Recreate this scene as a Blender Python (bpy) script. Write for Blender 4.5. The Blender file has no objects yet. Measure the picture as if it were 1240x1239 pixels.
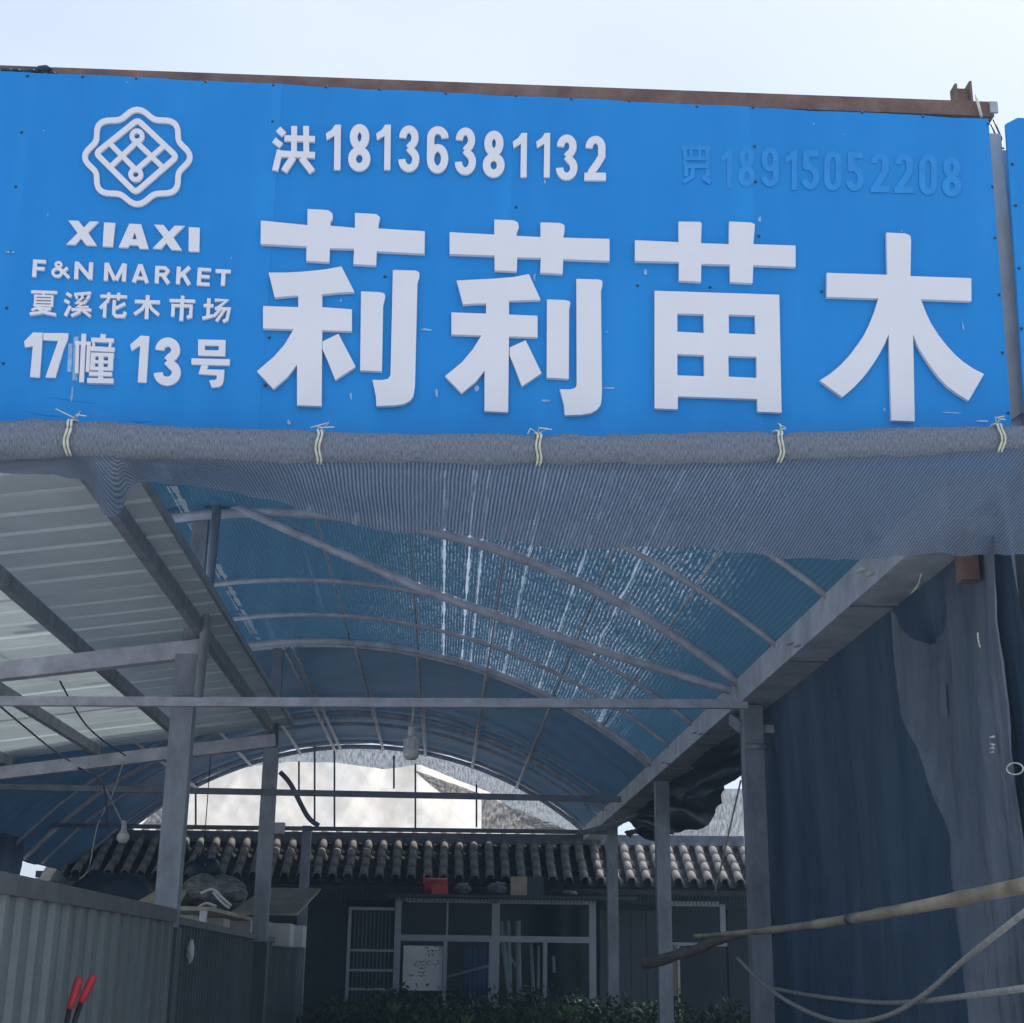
import bpy, bmesh, math, random
from mathutils import Vector, Matrix
random.seed(7)
S = bpy.context.scene
COL = S.collection
rad = math.radians

# ------------------------------------------------------------------ camera
# calibrated from the photograph's vanishing points (world: X right, Y into the shed, Z up)
CXP, CYP = 620.0, 619.5
VY = (534.0, 1170.0); VZ = (690.0, -4900.0)
FPX = math.sqrt(-((VY[0]-CXP)*(VZ[0]-CXP) + (VY[1]-CYP)*(VZ[1]-CYP)))
def cray(x, y): return Vector(((x-CXP)/FPX, -(y-CYP)/FPX, -1)).normalized()
yc = cray(*VY); zc = cray(*VZ); zc = (zc - yc*yc.dot(zc)).normalized(); xc = yc.cross(zc)
ROT = Matrix((xc, yc, zc))
CAM = Vector((0, 0, 1.6))
def at(x, y, X=None, Y=None, Z=None):
    r = ROT @ cray(x, y)
    t = (X-CAM.x)/r.x if X is not None else (Y-CAM.y)/r.y if Y is not None else (Z-CAM.z)/r.z
    return CAM + r*t
cd = bpy.data.cameras.new('camera'); cam = bpy.data.objects.new('camera', cd); COL.objects.link(cam)
cd.sensor_fit = 'HORIZONTAL'; cd.sensor_width = 36; cd.lens = 36*FPX/1240
cd.clip_start = .05; cd.clip_end = 3000
cam.matrix_world = Matrix.Translation(CAM) @ ROT.to_4x4()
S.camera = cam
# ------------------------------------------------------------------ world, sun, exposure
SUN = Vector((.36, .30, .88)).normalized()
w = bpy.data.worlds.new('World'); S.world = w; w.use_nodes = True
nt = w.node_tree; bg = nt.nodes['Background']
sky = nt.nodes.new('ShaderNodeTexSky'); sky.sky_type = 'NISHITA'; sky.sun_disc = False
sky.sun_elevation = math.asin(SUN.z); sky.sun_rotation = math.atan2(SUN.x, SUN.y)
sky.air_density = 1.0; sky.dust_density = 2.5; sky.ozone_density = 1.6
tc = nt.nodes.new('ShaderNodeTexCoord'); mp = nt.nodes.new('ShaderNodeMapping'); mp.inputs['Scale'].default_value = (1.2, 1.2, 3.2)
nz = nt.nodes.new('ShaderNodeTexNoise'); nz.inputs['Scale'].default_value = 1.7; nz.inputs['Detail'].default_value = 5; nz.inputs['Roughness'].default_value = .45
mr = nt.nodes.new('ShaderNodeMapRange'); mr.inputs['From Min'].default_value = .3; mr.inputs['From Max'].default_value = .75; mr.inputs['To Min'].default_value = .35; mr.inputs['To Max'].default_value = .85
mx = nt.nodes.new('ShaderNodeMix'); mx.data_type = 'RGBA'
mx.inputs['B'].default_value = (4.95, 5.5, 6.75, 1)
L = nt.links.new
L(tc.outputs['Generated'], mp.inputs[0]); L(mp.outputs[0], nz.inputs['Vector']); L(nz.outputs['Fac'], mr.inputs['Value'])
L(mr.outputs[0], mx.inputs['Factor']); L(sky.outputs[0], mx.inputs['A']); L(mx.outputs['Result'], bg.inputs['Color'])
bg.inputs['Strength'].default_value = .12
sl = bpy.data.lights.new('sun', 'SUN'); sl.energy = 3.0; sl.angle = rad(.6); sl.color = (1, .95, .87)
so = bpy.data.objects.new('sun', sl); COL.objects.link(so); so.rotation_euler = SUN.to_track_quat('Z', 'Y').to_euler(); so.location = (4, 2, 12)
vs = S.view_settings; vs.view_transform = 'Standard'; vs.look = 'None'; vs.gamma = 1; vs.use_curve_mapping = False; vs.exposure = .62
S.cycles.max_bounces = 8; S.cycles.transparent_max_bounces = 16

# ------------------------------------------------------------------ materials
def srgb(r, g, b):
    f = lambda c: (c/255/12.92 if c <= 10 else ((c/255+.055)/1.055)**2.4)
    return (f(r), f(g), f(b))
MATS = {}
def mat(name, col, rough=.6, var=.25, scale=6, metal=0, bump=.15, col2=None, spec=.4, stretch=(1, 1, 1), bscale=None, trans=0):
    m = bpy.data.materials.new(name); m.use_nodes = True; t = m.node_tree; p = t.nodes['Principled BSDF']; l = t.links.new
    c = t.nodes.new('ShaderNodeTexCoord'); g = t.nodes.new('ShaderNodeMapping'); g.inputs['Scale'].default_value = stretch
    l(c.outputs['Object'], g.inputs[0])
    n = t.nodes.new('ShaderNodeTexNoise'); n.inputs['Scale'].default_value = scale; n.inputs['Detail'].default_value = 6; n.inputs['Roughness'].default_value = .65
    l(g.outputs[0], n.inputs['Vector'])
    r = t.nodes.new('ShaderNodeValToRGB')
    a = [max(0, x*(1-var)) for x in col]; b = [min(1, x*(1+var)) for x in col] if col2 is None else col2
    r.color_ramp.elements[0].position = .32; r.color_ramp.elements[1].position = .7
    r.color_ramp.elements[0].color = (*a, 1); r.color_ramp.elements[1].color = (*b, 1)
    l(n.outputs['Fac'], r.inputs[0]); l(r.outputs[0], p.inputs['Base Color'])
    mrr = t.nodes.new('ShaderNodeMapRange'); mrr.inputs['To Min'].default_value = max(.05, rough-.12); mrr.inputs['To Max'].default_value = min(1, rough+.12)
    l(n.outputs['Fac'], mrr.inputs['Value']); l(mrr.outputs[0], p.inputs['Roughness'])
    p.inputs['Metallic'].default_value = metal; p.inputs['Specular IOR Level'].default_value = spec
    if bump:
        n2 = t.nodes.new('ShaderNodeTexNoise'); n2.inputs['Scale'].default_value = bscale or scale*4; n2.inputs['Detail'].default_value = 4
        l(g.outputs[0], n2.inputs['Vector'])
        bn = t.nodes.new('ShaderNodeBump'); bn.inputs['Strength'].default_value = bump; bn.inputs['Distance'].default_value = .02
        l(n2.outputs['Fac'], bn.inputs['Height']); l(bn.outputs[0], p.inputs['Normal'])
    if trans:
        tr = t.nodes.new('ShaderNodeBsdfTranslucent'); l(r.outputs[0], tr.inputs[0])
        ms = t.nodes.new('ShaderNodeMixShader'); ms.inputs[0].default_value = trans
        l(p.outputs[0], ms.inputs[1]); l(tr.outputs[0], ms.inputs[2]); l(ms.outputs[0], t.nodes['Material Output'].inputs['Surface'])
    MATS[name] = m
    return m
SLITS = ((-.05, .02, .6), (.12, .018, .7), (.2, .012, .6), (.5, .012, .45), (.82, .012, .4), (1.1, .01, .4))
def net_mat(name, col, col2, thread=(70, 9), gapmax=.35, gapmin=.02, dens=(.52, .68), seam=0, trans=.35, lines=0, xmask=None, tcol=None, diag=0, cross=None, cr=(.35, .7), wob=5, slits=()):
    """woven shade net: UV in metres, fine gaps between the threads let light through"""
    m = bpy.data.materials.new(name); m.use_nodes = True; t = m.node_tree; l = t.links.new
    for n in list(t.nodes):
        if n.type == 'BSDF_PRINCIPLED': t.nodes.remove(n)
    out = t.nodes['Material Output']
    def N(ty, **k):
        n = t.nodes.new('ShaderNode'+ty)
        for a, b in k.items(): n.inputs[a].default_value = b
        return n
    def mth(op, a, b=None):
        n = t.nodes.new('ShaderNodeMath'); n.operation = op
        for i, q in enumerate((a, b)):
            if q is None: continue
            if isinstance(q, (int, float)): n.inputs[i].default_value = q
            else: l(q, n.inputs[i])
        return n.outputs[0]
    def mrange(v, a, b, c=0, d=1):
        n = N('MapRange'); n.inputs['From Min'].default_value = a; n.inputs['From Max'].default_value = b
        n.inputs['To Min'].default_value = c; n.inputs['To Max'].default_value = d; l(v, n.inputs['Value']); return n.outputs[0]
    uv = t.nodes.new('ShaderNodeTexCoord').outputs['UV']
    mp = N('Mapping', Scale=(thread[0], thread[1], 1), Rotation=(0, 0, diag)); l(uv, mp.inputs[0])
    n1 = N('TexNoise', Scale=1, Detail=3, Roughness=.7); l(mp.outputs[0], n1.inputs['Vector'])
    n2 = N('TexNoise', Scale=1.1, Detail=4); l(uv, n2.inputs['Vector'])
    fine = mrange(n1.outputs['Fac'], dens[0], dens[1])
    if cross:
        mpc = N('Mapping', Scale=(cross[0], cross[1], 1)); l(uv, mpc.inputs[0])
        nc = N('TexNoise', Scale=1, Detail=3, Roughness=.7); l(mpc.outputs[0], nc.inputs['Vector'])
        fine = mth('MULTIPLY', fine, mrange(nc.outputs['Fac'], .40, .62))
        mpd = N('Mapping', Scale=(cross[1], cross[0], 1)); l(uv, mpd.inputs[0])
        nd = N('TexNoise', Scale=1, Detail=2, Roughness=.6); l(mpd.outputs[0], nd.inputs['Vector'])
        fine = mth('ADD', fine, mth('MULTIPLY', mrange(nd.outputs['Fac'], .60, .72), .5))
    big = mrange(n2.outputs['Fac'], .32, .66, .35, 1)
    gap = mth('MULTIPLY', fine, big)
    if lines:
        sx = N('SeparateXYZ'); mpl = N('Mapping', Rotation=(0, 0, diag)); l(uv, mpl.inputs[0]); l(mpl.outputs[0], sx.inputs[0])
        n4 = N('TexNoise', Scale=3, Detail=2); l(uv, n4.inputs['Vector'])
        ph = mth('ADD', mth('MULTIPLY', sx.outputs[0], lines), mth('MULTIPLY', n4.outputs['Fac'], wob))
        sn = mth('SINE', ph); wv = mrange(sn, -.2, .9, .15, 1.25)
        gap = mth('MULTIPLY', gap, wv)
    if seam:
        mp3 = N('Mapping', Scale=(seam, .12, 1)); l(uv, mp3.inputs[0])
        n3 = N('TexNoise', Scale=1, Detail=2, Roughness=.5); l(mp3.outputs[0], n3.inputs['Vector'])
        gap = mth('ADD', gap, mth('MULTIPLY', mrange(n3.outputs['Fac'], .66, .72), mrange(n1.outputs['Fac'], .4, .6, .15, .8)))
    if xmask:
        s2 = N('SeparateXYZ'); l(uv, s2.inputs[0])
        gap = mth('MULTIPLY', gap, mrange(s2.outputs[0], xmask[0], xmask[1], xmask[2], 1))
        gap = mth('MULTIPLY', gap, mrange(s2.outputs[0], xmask[3], xmask[4], 1, .05))
    for x_s, w_s, a_s in slits:     # frayed slits where two widths of net do not quite meet
        s3 = N('SeparateXYZ'); l(uv, s3.inputs[0]); n5 = N('TexNoise', Scale=2.2, Detail=5, Roughness=.7); l(uv, n5.inputs['Vector'])
        dd = mth('ABSOLUTE', mth('SUBTRACT', s3.outputs[0], x_s)); wd = mrange(n5.outputs['Fac'], .35, .7, 0, w_s)
        gap = mth('ADD', gap, mth('MULTIPLY', mth('LESS_THAN', dd, wd), a_s))
    g2 = mrange(gap, 0, 1, gapmin, gapmax)
    ramp = N('ValToRGB'); ramp.color_ramp.elements[0].position = cr[0]; ramp.color_ramp.elements[1].position = cr[1]
    ramp.color_ramp.elements[0].color = (*col, 1); ramp.color_ramp.elements[1].color = (*col2, 1)
    l(mth('ADD', mth('MULTIPLY', n1.outputs['Fac'], .55), mrange(sn, -1, 1, 0, .45)) if lines else n1.outputs['Fac'], ramp.inputs[0])
    df = N('BsdfDiffuse'); l(ramp.outputs[0], df.inputs[0])
    tl = N('BsdfTranslucent'); l(ramp.outputs[0], tl.inputs[0])
    if tcol: t.links.remove(tl.inputs[0].links[0]); tl.inputs[0].default_value = (*tcol, 1)
    bm_ = N('Bump', Strength=.35, Distance=.01); l(n1.outputs['Fac'], bm_.inputs['Height']); l(bm_.outputs[0], df.inputs['Normal'])
    ms = N('MixShader', Fac=trans); l(df.outputs[0], ms.inputs[1]); l(tl.outputs[0], ms.inputs[2])
    tp = N('BsdfTransparent')
    m2 = N('MixShader'); l(g2, m2.inputs[0]); l(ms.outputs[0], m2.inputs[1]); l(tp.outputs[0], m2.inputs[2]); l(m2.outputs[0], out.inputs['Surface'])
    MATS[name] = m
    return m

mat('blue_sheet', (.0055, .235, .64), .45, .07, 1.4, bump=.08, bscale=2.6, spec=.22, stretch=(1.3, 1, .35), col2=(.016, .285, .70))
mat('blue_residue', (.015, .262, .672), .5, .12, 9, bump=0)
mat('white_scuff', (.30, .47, .68), .6, .3, 30, bump=0)
mat('letter_white', (.79, .78, .80), .35, .03, 3, bump=.02)
mat('rivet_dark', (.03, .035, .04), .5, .3)
mat('red_oxide', (.17, .085, .065), .75, .35, 7, bump=.3, col2=(.24, .15, .12))
mat('galv', (.38, .41, .43), .5, .2, 5, metal=.3, bump=.1)
mat('frame_steel', (.30, .325, .37), .6, .3, 7, metal=.15, bump=.2, stretch=(1, 1, .4))
mat('hoop_steel', (.56, .57, .64), .6, .25, 7, metal=.1, bump=.15)
mat('dark_steel', (.16, .18, .22), .6, .3, 7, metal=.2, bump=.15)
mat('gutter_steel', (.58, .60, .66), .6, .25, 5, metal=.15, bump=.2)
mat('sheet_roof', (.78, .83, .83), .5, .06, 2.5, bump=.04, trans=.36)
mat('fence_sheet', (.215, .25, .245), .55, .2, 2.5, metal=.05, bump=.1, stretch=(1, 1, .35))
mat('fence_dark', (.085, .115, .125), .6, .25, 2.5, bump=.1, stretch=(1, 1, .35))  # far fence sheets: front light falling off is put into this darker colour
mat('fence_rail', (.15, .16, .16), .6, .3, 5, bump=.2)
mat('tarp_dark', (.030, .074, .135), .55, .25, 3, bump=.25, trans=.2)
mat('tarp_black', (.025, .042, .068), .5, .3, 4, bump=.2)
mat('curtain_net', (.028, .078, .145), .75, .3, 4, bump=.7, col2=(.075, .12, .175), stretch=(1, 1, .22), bscale=22, trans=.25)
mat('curtain_worn', (.085, .125, .18), .8, .35, 3, bump=.7, stretch=(1, 1, .3), bscale=24, col2=(.16, .185, .22))
mat('white_tarp', (.50, .455, .37), .6, .05, 1.6, bump=.3, col2=(.60, .59, .565), stretch=(1.6, 1, .5))
mat('tarp_stain', (.62, .53, .36), .7, .2, 5, bump=.1)
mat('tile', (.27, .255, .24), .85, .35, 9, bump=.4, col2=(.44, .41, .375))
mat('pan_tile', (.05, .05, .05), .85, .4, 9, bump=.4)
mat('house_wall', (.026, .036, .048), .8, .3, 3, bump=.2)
mat('dark_board', (.055, .07, .085), .7, .3, 4, bump=.15, stretch=(1, 1, .3))
mat('alu', (.33, .37, .42), .45, .15, 6, metal=.3, bump=.05)
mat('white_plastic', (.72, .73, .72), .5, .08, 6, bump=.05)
mat('red_plastic', (.55, .05, .05), .45, .2, 8, bump=.05)
mat('red_grip', (.65, .045, .06), .4, .1, 8, bump=.05)
mat('black_metal', (.015, .017, .02), .4, .3, bump=.05)
mat('blue_plastic', (.02, .13, .35), .5, .2, bump=.05)
mat('bamboo', (.27, .215, .15), .5, .3, 3.2, bump=.25, col2=(.60, .53, .38), stretch=(1, 1, 1))
mat('stick', (.16, .14, .13), .8, .4, 12, bump=.4)
mat('rope', (.42, .42, .38), .9, .3, 40, bump=.4)
mat('string', (.70, .70, .55), .8, .2, 40, bump=.3)
mat('cardboard', (.46, .38, .29), .85, .25, 5, bump=.2)
mat('bag', (.03, .035, .04), .5, .5, 14, bump=.5, col2=(.30, .30, .30), stretch=(1, 1, 2.5))
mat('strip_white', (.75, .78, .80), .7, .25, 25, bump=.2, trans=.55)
mat('paper', (.82, .85, .86), .8, .1, 4, bump=.05)
mat('ink', (.02, .02, .03), .8, .1, bump=0)
mat('wood_old', (.20, .16, .12), .85, .4, 6, bump=.3, stretch=(1, 1, .2))
mat('pale_wood', (.50, .46, .38), .8, .3, 9, bump=.3, stretch=(1, 1, .2))
mat('concrete', (.43, .43, .43), .9, .2, .8, bump=.2)
mat('leaf', (.022, .06, .02), .5, .5, 30, bump=.1, col2=(.05, .115, .04), trans=.25)
mat('leaf_pale', (.12, .22, .07), .5, .3, 30, bump=.1, trans=.25)
mat('bark', (.09, .07, .05), .9, .3, 20, bump=.4)
mat('soil', (.075, .07, .065), 1, .3, 10, bump=.4)
mat('bulb_glass', (.82, .82, .80), .25, .02, bump=0, trans=.3)
mat('lamp_body', (.5, .5, .5), .5, .1, bump=.05)
# window glass: dark clear pane with real reflections
g = bpy.data.materials.new('glass'); g.use_nodes = True; t = g.node_tree; t.nodes.remove(t.nodes['Principled BSDF'])
fr = t.nodes.new('ShaderNodeFresnel'); fr.inputs['IOR'].default_value = 1.16
gl = t.nodes.new('ShaderNodeBsdfGlossy'); gl.inputs['Roughness'].default_value = .04
tp = t.nodes.new('ShaderNodeBsdfTransparent'); tp.inputs[0].default_value = (.78, .85, .88, 1)
ms = t.nodes.new('ShaderNodeMixShader'); t.links.new(fr.outputs[0], ms.inputs[0]); t.links.new(tp.outputs[0], ms.inputs[1]); t.links.new(gl.outputs[0], ms.inputs[2])
t.links.new(ms.outputs[0], t.nodes['Material Output'].inputs['Surface']); MATS['glass'] = g
net_mat('net_roll', (.115, .15, .205), (.42, .46, .50), thread=(230, 42), gapmax=.04, gapmin=0, trans=.25, cr=(.30, .78))
net_mat('net_flap', (.085, .135, .215), (.52, .61, .73), thread=(170, 22), gapmax=.6, gapmin=.12, dens=(.40, .66), lines=400, trans=.45, tcol=(.13, .18, .27), cr=(.30, .92), wob=9)
net_mat('net_roof', (.018, .048, .082), (.045, .085, .135), thread=(150, 4), cross=(80, 12), gapmax=.62, gapmin=.006, dens=(.38, .60), seam=6.5, trans=.5, lines=270, wob=3, xmask=(-.9, .5, .10, 1.3, 1.6), tcol=(.014, .052, .095), slits=SLITS)
net_mat('net_grey', (.22, .22, .22), (.46, .46, .44), thread=(34, 10), gapmax=.45, gapmin=.05, dens=(.42, .64), trans=.4)

# ------------------------------------------------------------------ builders
WPOS = {}
def reg(o, wl, parent):
    COL.objects.link(o)
    if parent is not None:
        o.parent = parent; o.location = Vector(wl) - WPOS[parent.name]
    else: o.location = wl
    WPOS[o.name] = Vector(wl)
    return o
def tag(o, label, cat, group=None):
    o['label'] = label; o['category'] = cat
    if group: o['group'] = group
    return o
def thing(name, label, cat, loc, group=None):
    o = bpy.data.objects.new(name, None); o.empty_display_size = .1
    reg(o, Vector(loc), None); return tag(o, label, cat, group)
def mesh(name, V, F, m, parent=None, smooth=False, uv=None, origin=None):
    V = [Vector(v) for v in V]
    if origin is None:
        lo = Vector([min(v[i] for v in V) for i in range(3)]); hi = Vector([max(v[i] for v in V) for i in range(3)]); origin = (lo+hi)/2
    origin = Vector(origin)
    me = bpy.data.meshes.new(name); me.from_pydata([v-origin for v in V], [], F)
    me.materials.append(MATS[m])
    if uv:
        ul = me.uv_layers.new(name='UVMap')
        for lp in me.loops: ul.data[lp.index].uv = uv[lp.vertex_index]
    if smooth: me.polygons.foreach_set('use_smooth', [True]*len(me.polygons))
    me.update()
    return reg(bpy.data.objects.new(name, me), origin, parent)
def share(src, name, wl, parent, rz=None):
    o = bpy.data.objects.new(name, src.data)
    reg(o, Vector(wl), parent)
    o.rotation_euler = src.rotation_euler if rz is None else rz
    return o
class MB:
    def __init__(s): s.V = []; s.F = []
    def add(s, V, F):
        k = len(s.V); s.V += [Vector(v) for v in V]; s.F += [tuple(i+k for i in f) for f in F]; return s
    def beam(s, p, q, w, h, up=(0, 0, 1)):
        p = Vector(p); q = Vector(q); d = (q-p).normalized(); up = Vector(up)
        if abs(d.dot(up)) > .95: up = Vector((0, 1, 0))
        a = d.cross(up).normalized()*w/2; b = a.cross(d).normalized()*h/2
        V = [r+sx*a+sy*b for r in (p, q) for sx, sy in ((-1, -1), (1, -1), (1, 1), (-1, 1))]
        return s.add(V, [(3, 2, 1, 0), (4, 5, 6, 7), (0, 1, 5, 4), (1, 2, 6, 5), (2, 3, 7, 6), (3, 0, 4, 7)])
    def box(s, a, b):
        x0, y0, z0 = a; x1, y1, z1 = b
        V = [(x, y, z) for z in (z0, z1) for x, y in ((x0, y0), (x1, y0), (x1, y1), (x0, y1))]
        return s.add(V, [(3, 2, 1, 0), (4, 5, 6, 7), (0, 1, 5, 4), (1, 2, 6, 5), (2, 3, 7, 6), (3, 0, 4, 7)])
    def tube(s, P, r, n=8, cap=True):
        P = [Vector(p) for p in P]; R = r if isinstance(r, (list, tuple)) else [r]*len(P); V = []; F = []
        ref = Vector((0, 0, 1))
        for i, p in enumerate(P):
            d = (P[min(i+1, len(P)-1)] - P[max(i-1, 0)]).normalized()
            u = ref if abs(d.dot(ref)) < .95 else Vector((1, 0, 0))
            a = d.cross(u).normalized(); b = a.cross(d)
            V += [p + R[i]*(math.cos(2*math.pi*k/n)*a + math.sin(2*math.pi*k/n)*b) for k in range(n)]
        for i in range(len(P)-1):
            F += [(i*n+k, i*n+(k+1) % n, (i+1)*n+(k+1) % n, (i+1)*n+k) for k in range(n)]
        if cap: F += [tuple(range(n))[::-1], tuple(range((len(P)-1)*n, len(P)*n))]
        return s.add(V, F)
    def ball(s, c, r, n=8, sc=(1, 1, 1)):
        V = []; F = []; c = Vector(c)
        for i in range(n+1):
            t = math.pi*i/n
            V += [c + Vector((r*sc[0]*math.sin(t)*math.cos(2*math.pi*k/n), r*sc[1]*math.sin(t)*math.sin(2*math.pi*k/n), r*sc[2]*math.cos(t))) for k in range(n)]
        for i in range(n): F += [(i*n+k, (i+1)*n+k, (i+1)*n+(k+1) % n, i*n+(k+1) % n) for k in range(n)]
        return s.add(V, F)
    def out(s, name, m, parent=None, smooth=False): return mesh(name, s.V, s.F, m, parent, smooth)
def beam(name, p, q, w, h, m, parent=None, up=(0, 0, 1)): return MB().beam(p, q, w, h, up).out(name, m, parent)
def tube(name, P, r, m, parent=None, n=8): return MB().tube(P, r, n).out(name, m, parent, True)
def box(name, a, b, m, parent=None): return MB().box(a, b).out(name, m, parent)
def catmull(P, n=8):
    P = [Vector(p) for p in P]; out = []
    for i in range(len(P)-1):
        a = P[max(i-1, 0)]; b = P[i]; c = P[i+1]; d = P[min(i+2, len(P)-1)]
        for k in range(n):
            t = k/n
            out.append(.5*((2*b) + (c-a)*t + (2*a-5*b+4*c-d)*t*t + (3*b-a-3*c+d)*t**3))
    return out + [P[-1]]
def noise(x, s=0):
    return math.sin(x*1.7+s)*.5 + math.sin(x*4.1+s*2.3)*.3 + math.sin(x*9.7+s*.7)*.2
def grid(name, fn, nu, nv, m, parent=None, uvs=(1, 1), uvf=None):
    V = []; U = []; F = []
    for j in range(nv+1):
        for i in range(nu+1):
            u = i/nu; v = j/nv; V.append(fn(u, v)); U.append(uvf(u, v) if uvf else (u*uvs[0], v*uvs[1]))
    for j in range(nv):
        for i in range(nu):
            a = j*(nu+1)+i; F.append((a, a+1, a+nu+2, a+nu+1))
    return mesh(name, V, F, m, parent, True, U)

# ------------------------------------------------------------------ ground
gr = mesh('ground', [(-80, -80, 0), (80, -80, 0), (80, 80, 0), (-80, 80, 0)], [(0, 1, 2, 3)], 'concrete'); gr['kind'] = 'structure'

# ------------------------------------------------------------------ shop sign
YS = 5.0
sign = thing('shop_sign', 'large blue sheet metal shop sign with raised white characters and phone number', 'sign', (0.1, YS, 3.46))
SX = [-2.55, at(22, 300, Y=YS).x, at(325, 300, Y=YS).x, at(623, 300, Y=YS).x, at(911, 300, Y=YS).x, at(1207, 300, Y=YS).x]
ztl = at(0, 86, Y=YS).z; ztr = at(1197, 144, Y=YS).z; xl = at(0, 86, Y=YS).x; xr = SX[-1]
def ztop(x): return ztl + (ztr-ztl)*(x-xl)/(xr-xl)
for i in range(5):
    x0, x1 = SX[i]-(.012 if i % 2 else 0), SX[i+1]+(.012 if i % 2 and i < 4 else 0); nx, nzz = 14, 18; V = []; F = []
    xr_t = at(1197, 144, Y=YS).x; xr_b = at(1224, 520, Y=YS).x
    for d in (0, .012):
        for j in range(nzz+1):
            for k in range(nx+1):
                x = x0+(x1-x0)*k/nx; z = 3.38+(ztop(x)-3.38)*j/nzz
                if i == 4: x = x0 + (xr_b+(xr_t-xr_b)*j/nzz - x0)*k/nx
                e = .002*math.sin(math.pi*k/nx)*noise(z*3+i*2, i) - (.0016 if i % 2 else 0)
                if j == nzz: z += .004*noise(x*6, 3)
                V.append((x, YS+d*(.08 if i % 2 else 1)+(e if d == 0 else (0 if i % 2 else .004)), z))
    n1 = (nx+1)*(nzz+1)
    for j in range(nzz):
        for k in range(nx):
            a = j*(nx+1)+k; F.append((a, a+1, a+nx+2, a+nx+1)); F.append((n1+a+nx+1, n1+a+nx+2, n1+a+1, n1+a))
    for k in range(nx):
        a = nzz*(nx+1)+k; F.append((a, a+1, n1+a+1, n1+a)); F.append((n1+k, n1+k+1, k+1, k))
    for j in range(nzz):
        a = j*(nx+1); F.append((a+nx+1, a, n1+a, n1+a+nx+1)); a += nx; F.append((a, a+nx+1, n1+a+nx+1, n1+a))
    mesh('sheet', V, F, 'blue_sheet', sign)
# rivets along the edges and seams
mb = MB()
riv = [(33, 92), (100, 93), (165, 95), (249, 99), (331, 103), (395, 105), (460, 108), (540, 113), (625, 116), (692, 120), (762, 122), (844, 129), (912, 130), (980, 133), (1044, 136), (1118, 141),
       (26, 160), (19, 226), (330, 147), (625, 251), (914, 177), (915, 220), (919, 286), (1202, 226), (1205, 288), (1210, 357), (1214, 427), (1221, 500), (1197, 150), (13, 305), (8, 373), (4, 440), (326, 409), (321, 467), (626, 425), (466, 335), (860, 348), (772, 346), (995, 353)]
for x, y in riv:
    c = at(x, y, Y=YS-.003); mb.ball((c.x, YS-.002, c.z), .006, 6, (1, .6, 1))
o = mb.out('rivet', 'rivet_dark', sign); o['kind'] = 'stuff'
# scuffs and scratches on the paint
mb = MB()
def flake(x, y, w, h):
    c = at(x, y, Y=YS-.004); k = 7; V = []
    for q in range(k):
        a = 2*math.pi*q/k; s = random.uniform(.5, 1.2); V.append((c.x+w*s*math.cos(a), YS-.0045, c.z+h*s*math.sin(a)))
    mb.add(V, [tuple(range(k))])
for x, y, w, h in [(413, 364, .006, .009), (515, 399, .03, .006), (529, 476, .006, .02), (647, 336, .007, .02), (735, 402, .006, .004), (738, 470, .03, .005), (577, 470, .01, .015), (920, 266, .007, .017), (1092, 280, .004, .003),
                   (1071, 496, .004, .008), (782, 330, .008, .015), (1166, 395, .004, .025), (1023, 163, .005, .003), (985, 150, .004, .004), (660, 485, .02, .007), (58, 260, .003, .008), (53, 158, .004, .003), (154, 100, .005, .004),
                   (87, 478, .008, .05), (350, 512, .01, .012), (718, 315, .01, .004), (425, 480, .006, .02), (280, 312, .003, .006), (12, 305, .02, .006), (660, 220, .004, .01), (1150, 500, .05, .004), (1190, 510, .03, .004)]: flake(x, y, w, h)
o = mb.out('scuff', 'white_scuff', sign); o['kind'] = 'stuff'
# dents and creases near the lower left edge (raised ridges of the same sheet)
for P in ([(45, 480), (80, 484), (110, 488), (138, 494)], [(20, 496), (55, 503), (90, 505)], [(150, 508), (170, 511), (190, 509)]):
    tube('crease', [at(x, y, Y=YS-.0005) for x, y in P], [.001]+[.004]*(len(P)-2)+[.001], 'blue_sheet', sign, 6)

LT = .022
def fill(contours, name, m, parent, y0, y1, extra=()):
    """prism(s) on the sign: each contour set = [outer, hole, ...] of pixel points"""
    bm = bmesh.new(); eps = 0
    for cs in contours:
        yf = y0 - eps; eps += .0004
        edges = []; rings = []
        for c in cs:
            vs_ = []
            for p in c:
                q = at(p[0], p[1], Y=y0); vs_.append(bm.verts.new((q.x, yf, q.z)))
            edges += [bm.edges.new((vs_[i], vs_[(i+1) % len(vs_)])) for i in range(len(vs_))]; rings.append(vs_)
        bmesh.ops.triangle_fill(bm, use_beauty=True, edges=edges)
        for vs_ in rings:
            bk = [bm.verts.new((v.co.x, y1, v.co.z)) for v in vs_]
            for i in range(len(vs_)):
                j = (i+1) % len(vs_); bm.faces.new((vs_[i], vs_[j], bk[j], bk[i]))
    bmesh.ops.recalc_face_normals(bm, faces=bm.faces)
    V = [v.co.copy() for v in bm.verts]; bm.verts.index_update(); F = [[v.index for v in f.verts] for f in bm.faces]; bm.free()
    return mesh(name, V, F, m, parent)
def Z(ox, oy, s): return lambda P: [(ox+x/s, oy+y/s) for x, y in P]
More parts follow.
